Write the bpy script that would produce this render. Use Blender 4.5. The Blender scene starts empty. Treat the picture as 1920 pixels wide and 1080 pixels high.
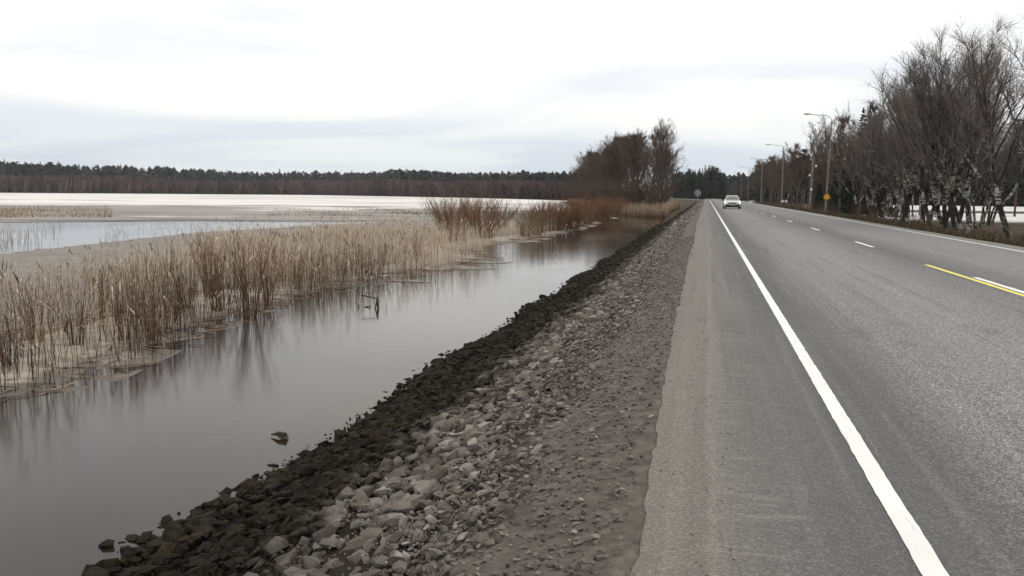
import bpy, bmesh, math, random
import numpy as np
from mathutils import Matrix, Vector, noise as mnoise

# ------------------------------------------------------------------ camera, sky, sun, exposure
scn = bpy.context.scene
COL = scn.collection
H, FPX = 1.43, 1630.0
PITCH, YAW, ROLL = math.radians(6.2), math.radians(12.5), math.radians(0.5)
fw = np.array([-math.sin(YAW)*math.cos(PITCH), math.cos(YAW)*math.cos(PITCH), -math.sin(PITCH)])
_rt = np.array([math.cos(YAW), math.sin(YAW), 0.0]); _up = np.cross(_rt, fw)
rt = _rt*math.cos(ROLL)+_up*math.sin(ROLL); up = -_rt*math.sin(ROLL)+_up*math.cos(ROLL)
cd = bpy.data.cameras.new('camera'); cam = bpy.data.objects.new('camera', cd); COL.objects.link(cam)
M = Matrix.Identity(4)
for i in range(3):
    M[i][0], M[i][1], M[i][2] = rt[i], up[i], -fw[i]
M[2][3] = H
cam.matrix_world = M
cd.sensor_fit = 'HORIZONTAL'; cd.sensor_width = 36; cd.lens = 36*FPX/1920
cd.clip_start = 0.05; cd.clip_end = 20000
scn.camera = cam

SUN_EL, SUN_AZ = math.radians(42), math.radians(70)      # azimuth measured from +Y towards +X
world = bpy.data.worlds.new('World'); scn.world = world; world.use_nodes = True
wn, wl = world.node_tree.nodes, world.node_tree.links
wn.clear()
def W(t, **k):
    n = wn.new(t)
    for a, b in k.items(): setattr(n, a, b)
    return n
wo = W('ShaderNodeOutputWorld'); bg = W('ShaderNodeBackground'); bg.inputs['Strength'].default_value = 0.1
wl.new(bg.outputs[0], wo.inputs[0])
sky = W('ShaderNodeTexSky', sky_type='NISHITA', sun_disc=False)
sky.sun_elevation = SUN_EL; sky.sun_rotation = SUN_AZ; sky.air_density = 1.0; sky.dust_density = 2.0
tc = W('ShaderNodeTexCoord'); sep = W('ShaderNodeSeparateXYZ'); wl.new(tc.outputs['Generated'], sep.inputs[0])
def wmath(op, a, b=None):
    n = W('ShaderNodeMath', operation=op)
    for i, v in enumerate((a, b)):
        if v is None: continue
        if isinstance(v, (int, float)): n.inputs[i].default_value = v
        else: wl.new(v, n.inputs[i])
    return n.outputs[0]
zc = wmath('MAXIMUM', sep.outputs[2], 0.0)
den = wmath('ADD', zc, 0.09)
comb = W('ShaderNodeCombineXYZ')
wl.new(wmath('DIVIDE', sep.outputs[0], den), comb.inputs[0]); wl.new(wmath('DIVIDE', sep.outputs[1], den), comb.inputs[1])
nz = W('ShaderNodeTexNoise'); nz.inputs['Scale'].default_value = 0.42; nz.inputs['Detail'].default_value = 5; nz.inputs['Roughness'].default_value = 0.5
nz.inputs['Distortion'].default_value = 0.6
mp = W('ShaderNodeMapping'); mp.inputs['Location'].default_value = (0.4, 5.2, 0); mp.inputs['Scale'].default_value = (0.8, 1.0, 1)
wl.new(comb.outputs[0], mp.inputs[0]); wl.new(mp.outputs[0], nz.inputs['Vector'])
cr = W('ShaderNodeValToRGB'); wl.new(nz.outputs[0], cr.inputs[0])          # cloud thickness to tone
cr.color_ramp.elements[0].position = 0.40; cr.color_ramp.elements[0].color = (0.80, 0.81, 0.84, 1)
cr.color_ramp.elements[1].position = 0.57; cr.color_ramp.elements[1].color = (1, 0.975, 0.925, 1)
er = W('ShaderNodeValToRGB'); wl.new(sep.outputs[2], er.inputs[0])         # overcast brightness with elevation
e = er.color_ramp.elements
e[0].position = 0.0; e[0].color = (0.66, 0.735, 0.79, 1)
e[1].position = 1.0; e[1].color = (1.0, 1.0, 1.0, 1)
for p, c in ((0.045, (0.77, 0.825, 0.87, 1)), (0.10, (0.91, 0.925, 0.935, 1)), (0.18, (0.985, 0.985, 0.975, 1))):
    x = er.color_ramp.elements.new(p); x.color = c
mul = W('ShaderNodeMix', data_type='RGBA', blend_type='MULTIPLY'); mul.inputs[0].default_value = 1
wl.new(cr.outputs[0], mul.inputs[6]); wl.new(er.outputs[0], mul.inputs[7])
sc = W('ShaderNodeVectorMath', operation='SCALE'); sc.inputs['Scale'].default_value = 13.2
wl.new(mul.outputs[2], sc.inputs[0])
mx = W('ShaderNodeMix', data_type='RGBA'); mx.inputs[0].default_value = 0.93
wl.new(sky.outputs[0], mx.inputs[6]); wl.new(sc.outputs[0], mx.inputs[7]); wl.new(mx.outputs[2], bg.inputs[0])

sd = bpy.data.lights.new('sun', 'SUN'); sd.energy = 0.8; sd.angle = math.radians(30); sd.color = (1, 0.93, 0.84)
so = bpy.data.objects.new('sun', sd); COL.objects.link(so)
sdir = Vector((math.sin(SUN_AZ)*math.cos(SUN_EL), math.cos(SUN_AZ)*math.cos(SUN_EL), math.sin(SUN_EL)))
so.rotation_euler = sdir.to_track_quat('Z', 'Y').to_euler(); so.location = (0, 0, 60)
vs = scn.view_settings
vs.view_transform = 'Standard'; vs.look = 'None'; vs.exposure = 0.0; vs.gamma = 1.0; vs.use_curve_mapping = False

# ------------------------------------------------------------------ helpers
R = np.random.RandomState(7)
ZW = -1.11                                         # water level below the road
def ray(px, py): return fw*FPX+rt*(px-960)+up*(540-py)
def at(px, py, z):                                 # where a pixel's ray meets the level z
    d = ray(px, py); t = (z-H)/d[2]; return float(d[0]*t), float(d[1]*t)
def y_for(px, X):                                  # distance along the road of a thing seen at px whose offset is X
    d = ray(px, 368); return float(X*d[1]/d[0])
def x_for(px, Y):
    d = ray(px, 368); return float(Y*d[0]/d[1])
def project(P):
    v = np.asarray(P, float)-np.array([0, 0, H]); w = v@fw
    return 960+FPX*(v@rt)/w, 540-FPX*(v@up)/w, w
def tag(o, label=None, cat=None, group=None, kind=None):
    for k, v in (('label', label), ('category', cat), ('group', group), ('kind', kind)):
        if v: o[k] = v
    return o
def mesh_np(name, V, F, tint=None, smooth=False):
    V = np.asarray(V, np.float32).reshape(-1, 3); F = np.asarray(F, np.int32)
    k = F.shape[1]; m = bpy.data.meshes.new(name)
    m.vertices.add(len(V)); m.vertices.foreach_set('co', V.ravel())
    m.loops.add(F.size); m.loops.foreach_set('vertex_index', F.ravel())
    m.polygons.add(len(F)); m.polygons.foreach_set('loop_start', np.arange(0, F.size, k, dtype=np.int32))
    m.update(calc_edges=True)
    if tint is not None:
        a = m.attributes.new('tint', 'FLOAT', 'POINT'); a.data.foreach_set('value', np.asarray(tint, np.float32))
    m.polygons.foreach_set('use_smooth', np.full(len(F), smooth)); m.validate()
    return m
def link(name, data, mat=None, parent=None, loc=None):
    o = bpy.data.objects.new(name, data); COL.objects.link(o)
    if mat is not None and data is not None and len(data.materials) == 0: data.materials.append(mat)
    if parent: o.parent = parent
    if loc is not None: o.location = loc
    return o
def empty(name, loc=(0, 0, 0), rz=0):
    o = bpy.data.objects.new(name, None); COL.objects.link(o); o.location = loc; o.rotation_euler[2] = rz
    o.empty_display_size = 0.2
    return o
def copy_tree(o, parent=None):
    c = o.copy(); COL.objects.link(c); c.parent = parent
    for ch in list(o.children): copy_tree(ch, c)
    return c
class Buf:
    def __init__(s): s.v = []; s.f = []; s.t = []; s.n = 0
    def add(s, V, F, t=None):
        V = np.asarray(V, float).reshape(-1, 3); s.v.append(V); s.f.append(np.asarray(F, int)+s.n); s.n += len(V)
        s.t.append(np.broadcast_to(np.asarray(0.0 if t is None else t, float), (len(V),)))
    def mesh(s, name, smooth=False):
        return mesh_np(name, np.concatenate(s.v), np.concatenate(s.f), np.concatenate(s.t), smooth)
    def tube(s, P, Rr, n=6, t=None, cap=True):
        P = np.asarray(P, float); k = len(P); Rr = np.broadcast_to(np.asarray(Rr, float), (k,))
        T = np.gradient(P, axis=0); T /= np.linalg.norm(T, axis=1)[:, None]+1e-9
        ref = np.array([1.0, 0, 0]) if abs(T[0, 0]) < 0.8 else np.array([0, 1.0, 0])
        A = np.cross(T, ref); A /= np.linalg.norm(A, axis=1)[:, None]+1e-9; B = np.cross(T, A)
        an = np.arange(n)*2*math.pi/n
        V = P[:, None]+Rr[:, None, None]*(A[:, None]*np.cos(an)[None, :, None]+B[:, None]*np.sin(an)[None, :, None])
        F = []
        for i in range(k-1):
            for j in range(n):
                a, b = i*n+j, i*n+(j+1) % n
                F += [(a, b, b+n), (a, b+n, a+n)]
        if cap and n > 3:
            F += [(k*n-n, k*n-n+j, k*n-n+j+1) for j in range(1, n-1)]+[(0, j+1, j) for j in range(1, n-1)]
        tt = t if t is None or np.isscalar(t) else np.repeat(t, n)
        s.add(V, F, tt)
    def box(s, c, d, t=None, rz=0):
        x, y, z = np.array(d)/2
        V = np.array([(-x, -y, -z), (x, -y, -z), (x, y, -z), (-x, y, -z), (-x, -y, z), (x, -y, z), (x, y, z), (-x, y, z)])
        if rz: V = V@np.array([[math.cos(rz), math.sin(rz), 0], [-math.sin(rz), math.cos(rz), 0], [0, 0, 1]])
        q = [(0, 3, 2, 1), (4, 5, 6, 7), (0, 1, 5, 4), (1, 2, 6, 5), (2, 3, 7, 6), (3, 0, 4, 7)]
        s.add(V+np.array(c), [t3 for a, b, cc, dd in q for t3 in ((a, b, cc), (a, cc, dd))], t)

# ------------------------------------------------------------------ materials
class Mat:
    def __init__(s, name, rough=0.9, spec=0.3):
        s.m = bpy.data.materials.new(name); s.m.use_nodes = True
        s.n, s.l = s.m.node_tree.nodes, s.m.node_tree.links
        s.b = s.n['Principled BSDF']; s.b.inputs['Roughness'].default_value = rough; s.b.inputs['Specular IOR Level'].default_value = spec
        s._pos = None
    def new(s, t, **k):
        n = s.n.new(t)
        for a, b in k.items(): setattr(n, a, b)
        return n
    def inp(s, sock, v):
        if isinstance(v, (int, float, tuple)): sock.default_value = v
        else: s.l.new(v, sock)
    def pos(s, obj=False):
        if s._pos is None:
            s._pos = s.new('ShaderNodeTexCoord').outputs['Object'] if obj else s.new('ShaderNodeNewGeometry').outputs['Position']
        return s._pos
    def scaled(s, sc, loc=(0, 0, 0)):
        m = s.new('ShaderNodeMapping'); m.inputs['Scale'].default_value = sc; m.inputs['Location'].default_value = loc
        s.l.new(s.pos(), m.inputs[0]); return m.outputs[0]
    def noise(s, scale, detail=3, rough=0.55, vec=None, dist=0):
        n = s.new('ShaderNodeTexNoise'); n.inputs['Scale'].default_value = scale; n.inputs['Detail'].default_value = detail
        n.inputs['Roughness'].default_value = rough; n.inputs['Distortion'].default_value = dist
        s.l.new(vec if vec is not None else s.pos(), n.inputs['Vector']); return n.outputs[0]
    def math(s, op, a, b=0.0, c=0.0):
        n = s.new('ShaderNodeMath', operation=op)
        for i, v in enumerate((a, b, c)): s.inp(n.inputs[i], v)
        return n.outputs[0]
    def xyz(s):
        n = s.new('ShaderNodeSeparateXYZ'); s.l.new(s.pos(), n.inputs[0]); return n.outputs
    def ramp(s, fac, stops, interp='LINEAR'):
        n = s.new('ShaderNodeValToRGB'); r = n.color_ramp; r.interpolation = interp; s.l.new(fac, n.inputs[0])
        r.elements[0].position, r.elements[1].position = stops[0][0], stops[-1][0]
        r.elements[0].color, r.elements[1].color = stops[0][1]+(1,), stops[-1][1]+(1,)
        for p, c in stops[1:-1]:
            el = r.elements.new(p); el.color = c+(1,)
        return n.outputs[0]
    def smooth(s, v, a, b):
        n = s.new('ShaderNodeMapRange', interpolation_type='SMOOTHSTEP'); s.inp(n.inputs[0], v)
        n.inputs[1].default_value, n.inputs[2].default_value = a, b; return n.outputs[0]
    def mix(s, fac, a, b, mode='MIX'):
        n = s.new('ShaderNodeMix', data_type='RGBA', blend_type=mode)
        s.inp(n.inputs[0], fac); s.inp(n.inputs[6], a+(1,) if isinstance(a, tuple) else a); s.inp(n.inputs[7], b+(1,) if isinstance(b, tuple) else b)
        return n.outputs[2]
    def attr(s): return s.new('ShaderNodeAttribute', attribute_name='tint').outputs['Fac']
    def color(s, v): s.inp(s.b.inputs['Base Color'], v+(1,) if isinstance(v, tuple) else v); return s
    def bump(s, h, strength, dist):
        n = s.new('ShaderNodeBump'); n.inputs['Strength'].default_value = strength; n.inputs['Distance'].default_value = dist
        s.l.new(h, n.inputs['Height']); s.l.new(n.outputs[0], s.b.inputs['Normal']); return s
MT = {}
def mk(name, *a, **k): x = Mat(name, *a, **k); MT[name] = x.m; return x
def plain(name, c1, c2, scale, rough=0.85, spec=0.3, obj=True, metallic=0.0):
    x = mk(name, rough, spec); x.pos(obj); x.color(x.ramp(x.noise(scale, 4), [(0.35, c1), (0.65, c2)])); x.b.inputs['Metallic'].default_value = metallic
    return x

# asphalt: dusty left shoulder, darker sealed strip by the line, lighter worn wheel tracks
x = mk('asphalt', 0.82, 0.28)
X, Y, Z = x.xyz()
wob = x.math('MULTIPLY', x.math('SUBTRACT', x.noise(1.0, 4, 0.6, x.scaled((1.2, 0.25, 1))), 0.5), 0.22)
u = x.math('DIVIDE', x.math('ADD', x.math('ADD', X, wob), 1.0), 12.0)
P = lambda v: (v+1.0)/12.0
road = x.ramp(u, [(P(-0.6), (0.150, 0.134, 0.116)), (P(-0.02), (0.168, 0.151, 0.131)), (P(0.02), (0.135, 0.121, 0.105)), (P(0.07), (0.190, 0.171, 0.149)), (P(0.17), (0.140, 0.131, 0.122)),
    (P(0.45), (0.116, 0.112, 0.110)), (P(0.8), (0.098, 0.096, 0.095)), (P(1.25), (0.105, 0.104, 0.104)), (P(1.75), (0.173, 0.174, 0.176)), (P(2.9), (0.207, 0.206, 0.205)), (P(3.7), (0.171, 0.170, 0.170)), (P(4.25), (0.144, 0.143, 0.144)),
    (P(4.65), (0.107, 0.107, 0.110)), (P(5.1), (0.128, 0.128, 0.129)), (P(5.9), (0.189, 0.188, 0.187)), (P(8.2), (0.183, 0.181, 0.177)), (P(8.8), (0.183, 0.172, 0.156)), (P(9.6), (0.171, 0.152, 0.131))])
pat = x.noise(1.0, 5, 0.6, x.scaled((0.5, 0.12, 1)))
road = x.mix(x.math('MULTIPLY', x.smooth(pat, 0.42, 0.75), 0.3), road, (.21, .20, .185))
dust = x.math('MULTIPLY', x.smooth(x.noise(1.0, 6, 0.7, x.scaled((2.5, 5.0, 1))), 0.52, 0.72), x.smooth(X, 0.62, 0.05))
road = x.mix(x.math('MULTIPLY', dust, 0.45), road, (.20, .182, .16))
stk = x.noise(1.0, 5, 0.65, x.scaled((7.0, 0.10, 1)))
road = x.mix(x.math('MULTIPLY', x.smooth(stk, 0.50, 0.72), 0.42), road, (.225, .21, .188))
road = x.mix(x.math('MULTIPLY', x.smooth(stk, 0.48, 0.30), 0.45), road, (.075, .073, .072))
rip = x.math('MULTIPLY', x.math('MULTIPLY', x.smooth(x.noise(1.0, 4, 0.6, x.scaled((1.6, 11.0, 1)), .3), 0.54, 0.70), x.smooth(X, 0.75, 0.3)), x.smooth(X, -.05, .15))
road = x.mix(x.math('MULTIPLY', rip, 0.5), road, (.235, .222, .205))
stain = x.smooth(x.noise(1.0, 4, 0.6, x.scaled((0.9, 0.35, 1), (5, 9, 0))), 0.60, 0.74)
road = x.mix(x.math('MULTIPLY', stain, 0.4), road, (.07, .068, .066))
gr = x.noise(30, 3, 0.8); vo = x.new('ShaderNodeTexVoronoi'); vo.inputs['Scale'].default_value = 115; x.l.new(x.pos(), vo.inputs['Vector'])
sp = x.new('ShaderNodeSeparateColor'); x.l.new(vo.outputs['Color'], sp.inputs[0])
grain = x.ramp(x.math('ADD', x.math('MULTIPLY', sp.outputs[0], .75), x.math('MULTIPLY', gr, .25)), [(0.12, (.30, .30, .30)), (0.45, (.80, .80, .80)), (0.68, (1.25, 1.25, 1.23)), (0.85, (2.6, 2.58, 2.5))])
lane = x.smooth(X, 0.9, 1.9)
road = x.mix(x.math('ADD', x.math('MULTIPLY', lane, 0.62), 0.32), road, grain, 'MULTIPLY')
crk = x.noise(1.0, 4, 0.7, x.scaled((0.9, 3.2, 1)), 0.4)
road = x.mix(x.math('MULTIPLY', x.math('MULTIPLY', x.smooth(x.math('ABSOLUTE', x.math('SUBTRACT', crk, 0.5)), 0.006, 0.0), lane), 0.25), road, (.03, .03, .03))
x.color(road).bump(x.math('ADD', gr, vo.outputs['Distance']), 0.3, 0.004)

x = mk('road_paint', 0.7, 0.3)
wear = x.math('MAXIMUM', x.smooth(x.noise(38, 5, 0.75), 0.60, 0.70), x.math('MULTIPLY', x.smooth(x.noise(1.0, 5, .7, x.scaled((14, 1.2, 1))), .56, .68), .7))
x.color(x.mix(x.math('MULTIPLY', wear, 0.55), x.ramp(x.noise(2.0, 4), [(0.3, (.74, .735, .70)), (0.7, (.86, .855, .82))]), (.25, .25, .25)))
x = mk('yellow_paint', 0.7, 0.3)
wear = x.smooth(x.noise(30, 5, 0.75), 0.60, 0.72)
x.color(x.mix(x.math('MULTIPLY', wear, 0.6), (.78, .70, .16), (.2, .19, .15)))

# stones of the bank
x = mk('bank_stone', 0.85, 0.3)
rnd = x.math('FRACT', x.math('ADD', x.attr(), x.new('ShaderNodeObjectInfo').outputs['Random']))
base = x.ramp(rnd, [(0.0, (.070, .060, .048)), (0.25, (.13, .115, .097)), (0.5, (.20, .181, .156)), (0.75, (.15, .136, .120)), (0.9, (.26, .238, .208)), (1.0, (.36, .335, .30))])
base = x.mix(0.55, base, x.ramp(x.noise(14, 5, 0.65), [(0.3, (.55, .53, .5)), (0.7, (1.35, 1.33, 1.3))]), 'MULTIPLY')
Z = x.xyz()[2]
lvl = x.math('ADD', Z, x.math('MULTIPLY', x.math('SUBTRACT', x.noise(1.6, 5, 0.7), 0.5), 0.85))
wet = x.smooth(lvl, -0.38, -0.66)
moss = x.ramp(x.noise(5, 4, 0.6), [(0.32, (.008, .0065, .0045)), (0.48, (.017, .0135, .0085)), (0.62, (.028, .023, .012)), (0.78, (.060, .051, .039))])
silt = x.math('MULTIPLY', x.smooth(x.noise(2.2, 6, 0.75), 0.52, 0.66), 0.45)
base = x.mix(silt, base, (.105, .088, .068))
x.color(x.mix(wet, base, moss)); x.b.inputs['Specular IOR Level'].default_value = 0.15
x.bump(x.noise(26, 5, 0.75), 0.9, 0.02)

x = mk('embankment_soil', 0.95, 0.15)
X, Y, Z = x.xyz()
c = x.ramp(x.noise(9, 6, 0.7), [(0.28, (.070, .060, .049)), (0.48, (.120, .105, .089)), (0.60, (.155, .138, .118)), (0.75, (.22, .20, .175))])
c = x.mix(x.smooth(x.math('ADD', X, x.math('MULTIPLY', x.noise(3, 3), .5)), -0.7, -1.0), c, (.026, .021, .016))  # darkened under the stones: crevice shade put into the soil colour
c = x.mix(x.smooth(Z, -0.5, -0.7), c, (.010, .009, .007))
x.color(c).bump(x.noise(45, 5, 0.7), 0.8, 0.02)

# ground: thawed dead grass and soil
x = mk('ground_soil', 0.95, 0.12)
X, Y, Z = x.xyz()
c = x.ramp(x.noise(0.9, 6, 0.65), [(0.3, (.030, .026, .017)), (0.5, (.058, .048, .030)), (0.7, (.115, .092, .058))])
c2 = x.ramp(x.noise(9, 6, 0.7), [(0.3, (.075, .066, .056)), (0.5, (.115, .101, .086)), (0.72, (.165, .147, .126))])
sh = x.math('MULTIPLY', x.smooth(X, -3.4, -3.0), x.smooth(X, 9.7, 9.3))
x.color(x.mix(sh, c, c2)).bump(x.noise(6, 6, 0.7), 0.7, 0.08)

# lake water: murky brown under a still surface
x = mk('lake_water', 0.06, 0.40)
x.b.inputs['IOR'].default_value = 1.33
x.color(x.ramp(x.noise(0.12, 3), [(0.3, (.020, .0135, .009)), (0.7, (.030, .022, .016))]))
x.inp(x.b.inputs['Roughness'], x.ramp(x.noise(0.10, 3, 0.5, x.scaled((1, 0.5, 1))), [(0.35, (.07,)*3), (0.7, (.13,)*3)]))
x.bump(x.math('ADD', x.noise(2.2, 2, 0.5), x.math('MULTIPLY', x.noise(1.0, 3, .6, x.scaled((9, 14, 1))), x.smooth(x.noise(.35, 2), .5, .7))), 0.07, 0.02)

# lake ice: dirty tan slush near the reeds, wet grey sheets, snow cover far out
x = mk('dirty_ice', 0.55, 0.35)
c = x.ramp(x.noise(0.55, 6, 0.65), [(0.25, (.17, .138, .10)), (0.42, (.27, .228, .178)), (0.6, (.40, .355, .29)), (0.75, (.22, .188, .142))])
c = x.mix(x.math('MULTIPLY', x.smooth(x.noise(2.6, 6, 0.75), 0.45, 0.6), 0.75), c, (.11, .085, .06))
c = x.mix(x.smooth(x.math('ADD', x.xyz()[2], x.math('MULTIPLY', x.math('SUBTRACT', x.noise(3, 4, .7), .5), .02)), ZW+.024, ZW+.004), c, (.105, .086, .068))
x.color(c).bump(x.noise(4, 5, 0.6), 0.5, 0.05)
x = mk('snow_ice', 0.85, 0.08)
X, Y, Z = x.xyz()
strk = x.noise(1.0, 6, 0.65, x.scaled((0.014, 0.03, 1)), 0.8)
dist = x.math('ADD', x.math('ADD', Y, x.math('MULTIPLY', X, -0.25)), x.math('MULTIPLY', x.math('SUBTRACT', strk, 0.5), 150))
near = x.ramp(x.noise(1.0, 6, 0.7, x.scaled((0.035, 0.085, 1), (4, 2, 0)), .6), [(0.34, (.10, .095, .095)), (0.48, (.19, .18, .178)), (0.54, (.33, .29, .24)), (0.59, (.23, .215, .205)), (0.68, (.62, .59, .55))])
c = x.mix(x.smooth(dist, 135, 165), near, (.76, .73, .70))
patch = x.smooth(x.noise(1.0, 6, 0.7, x.scaled((0.010, 0.035, 1), (1, 7, 0)), .5), 0.53, 0.62)
c = x.mix(x.math('MULTIPLY', patch, 0.8), c, (.33, .31, .29))
st2 = x.smooth(x.noise(1.0, 6, 0.7, x.scaled((0.03, 0.12, 1), (9, 3, 0)), .4), 0.55, 0.63)
c = x.mix(x.math('MULTIPLY', st2, 0.6), c, (.36, .30, .22))
x.color(c).bump(x.noise(1.5, 4, 0.6), 0.3, 0.05)
x = mk('field_snow', 0.7, 0.25)
c = x.ramp(x.noise(0.5, 5, 0.6), [(0.3, (.40, .385, .365)), (0.45, (.58, .56, .535)), (0.65, (.74, .72, .695))])
x.color(c).bump(x.noise(2.5, 4), 0.4, 0.05)

# plants
x = mk('dry_reed', 0.8, 0.2)
x.color(x.ramp(x.attr(), [(0.0, (.040, .026, .017)), (0.3, (.125, .072, .043)), (0.6, (.32, .235, .158)), (1.0, (.64, .54, .42))]))
x = mk('dead_grass', 0.9, 0.15)
x.color(x.ramp(x.attr(), [(0.0, (.028, .023, .013)), (0.5, (.085, .068, .038)), (1.0, (.20, .16, .095))]))
plain('willow_bark_brown', (.075, .042, .027), (.15, .085, .052), 3)
plain('willow_bark_red', (.125, .060, .034), (.20, .10, .056), 3)
plain('willow_bark_olive', (.115, .080, .036), (.20, .150, .075), 3)
x = mk('birch_bark', 0.8, 0.25); x.pos(True)
Zb = x.xyz()[2]
band = x.smooth(x.noise(1.0, 4, 0.65, x.scaled((3.0, 3.0, 7.0))), 0.46, 0.55)
blot = x.smooth(x.noise(1.0, 4, 0.6, x.scaled((1.8, 1.8, 1.1), (3, 1, 2))), 0.44, 0.56)
dark = x.math('MAXIMUM', band, blot)
c = x.mix(dark, x.ramp(x.noise(6, 3), [(0.3, (.26, .24, .21)), (0.7, (.50, .48, .44))]), (.022, .019, .016))
x.color(x.mix(x.smooth(x.math('ADD', Zb, x.math('MULTIPLY', x.noise(1.2, 2), 4.0)), 4.0, 8.0), c, (.060, .049, .043)))
plain('alder_bark', (.055, .044, .034), (.115, .093, .072), 4)
plain('twig_brown', (.064, .043, .029), (.115, .078, .054), 1.5)
plain('twig_grey', (.125, .108, .098), (.20, .175, .16), 1.5)
plain('twig_dark', (.026, .021, .019), (.050, .040, .035), 1.5)
plain('twig_purple', (.070, .050, .045), (.115, .085, .076), 1.5)
plain('spruce_needles', (.010, .016, .009), (.026, .034, .017), 1.2, 0.8)
plain('pine_needles', (.014, .020, .013), (.036, .044, .026), 1.2, 0.8)
plain('conifer_bark', (.06, .04, .028), (.11, .075, .05), 4)
x = mk('far_conifer', 0.9, 0.1)
x.color(x.ramp(x.attr(), [(0.0, (.012, .018, .014)), (0.6, (.026, .034, .025)), (1.0, (.05, .052, .04))]))
x = mk('far_bare_wood', 0.9, 0.1)
x.color(x.ramp(x.attr(), [(0.0, (.048, .029, .026)), (0.5, (.086, .053, .047)), (1.0, (.13, .088, .074))]))

# made things
plain('weathered_wood', (.14, .125, .105), (.25, .225, .19), 3)
plain('dull_metal', (.30, .31, .32), (.42, .43, .44), 2, 0.45, 0.5, metallic=0.6)
plain('dark_metal', (.05, .05, .052), (.08, .08, .082), 2, 0.5, 0.5)
plain('white_enamel', (.72, .72, .70), (.82, .82, .80), 5, 0.35, 0.5)
plain('grey_paint', (.20, .20, .195), (.27, .27, .26), 4, 0.55, 0.4)
plain('sign_yellow', (.62, .36, .02), (.70, .42, .03), 4, 0.5, 0.4)
plain('sign_red', (.30, .05, .02), (.36, .07, .03), 4, 0.5, 0.4)
x = plain('car_paint', (.60, .585, .57), (.64, .625, .61), 2, 0.22, 0.5, metallic=0.35); x.b.inputs['Coat Weight'].default_value = 0.6
x = plain('car_glass', (.10, .10, .10), (.14, .14, .14), 2, 0.05, 0.6)
plain('black_plastic', (.010, .010, .010), (.018, .018, .018), 6, 0.6)
plain('tyre_rubber', (.010, .010, .010), (.016, .016, .016), 6, 0.85)
x = mk('headlight_lit', 0.2); x.color((.9, .9, .9)); x.b.inputs['Emission Color'].default_value = (1, .97, .92, 1); x.b.inputs['Emission Strength'].default_value = 6
x = mk('lamp_glass', 0.15); x.color((.6, .62, .63))
plain('dead_wood', (.03, .024, .018), (.06, .048, .036), 5)

# ------------------------------------------------------------------ terrain
SHX = np.array([-1600, -900, -480, -420, -300, -120, -48, -42, -26, -16, -9, -4.2, -3.3])
SHY = np.array([470, 480, 500, 560, 640, 450, 330, 262, 180, 130, 104, 98, 60])
def yshore(x): return np.interp(x, SHX, SHY)
def left_profile(x):
    return np.interp(x, [-9.0, -6.6, -3.70, -0.72, -0.30, 0.0], [-2.1, -2.0, -1.13, -0.10, -0.020, -0.012])
def ground_z(x, y):
    x = np.asarray(x, float); y = np.asarray(y, float)
    land = np.clip(ZW+np.clip((y-yshore(x))*0.035, -0.9, 0.5), -2.05, 0)
    far = np.clip((y-yshore(x)-60)/260, 0, 1)*2.0*np.clip((-x-60)/100, 0, 1)
    zl = np.maximum(left_profile(x), np.where(x < -3.3, land+far, -9))
    zr = np.interp(x, [0, 9.0, 9.5, 11.6, 15, 40, 90, 300], [-0.012, -0.02, -0.06, -0.62, -0.78, -0.80, -0.70, 0.4])
    z = np.where(x < 0, zl, zr)
    b = 0.05*np.sin(x*1.7+y*0.9)*np.sin(y*1.3-x*0.6)
    return z+np.where((x > 10) | (x < -4.5), b, 0)
xs = np.unique(np.concatenate([np.arange(-9, 18, 0.5), [-3.7, -3.3, -0.72, -0.3, 9.5, 11.6], -9-np.geomspace(1, 3000, 46), 18+np.geomspace(1, 3000, 36)]))
ys = np.unique(np.concatenate([np.arange(-12, 60, 1.5), np.arange(60, 360, 4), 360+np.geomspace(4, 5000, 40), -12-np.geomspace(4, 300, 8)]))
gx, gy = np.meshgrid(xs, ys); gz = ground_z(gx, gy)
nx, ny = len(xs), len(ys); idx = np.arange(nx*ny).reshape(ny, nx)
Fq = np.stack([idx[:-1, :-1], idx[:-1, 1:], idx[1:, 1:], idx[1:, :-1]], -1).reshape(-1, 4)
ground = tag(link('ground', mesh_np('ground', np.stack([gx, gy, gz], -1), Fq, smooth=True), MT['ground_soil']), 'brown thawed ground with dead grass beside the road', kind='structure')
# open water
wv = [(-2600, -300, ZW), (-3.3, -300, ZW), (-3.3, 110, ZW), (-3.3, 1000, ZW), (-2600, 1000, ZW)]
water = tag(link('lake_water', mesh_np('lake_water', wv, [(0, 1, 2), (0, 2, 4), (2, 3, 4)]), MT['lake_water']), 'still murky grey brown flood water beside the stone bank', kind='structure')

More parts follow.
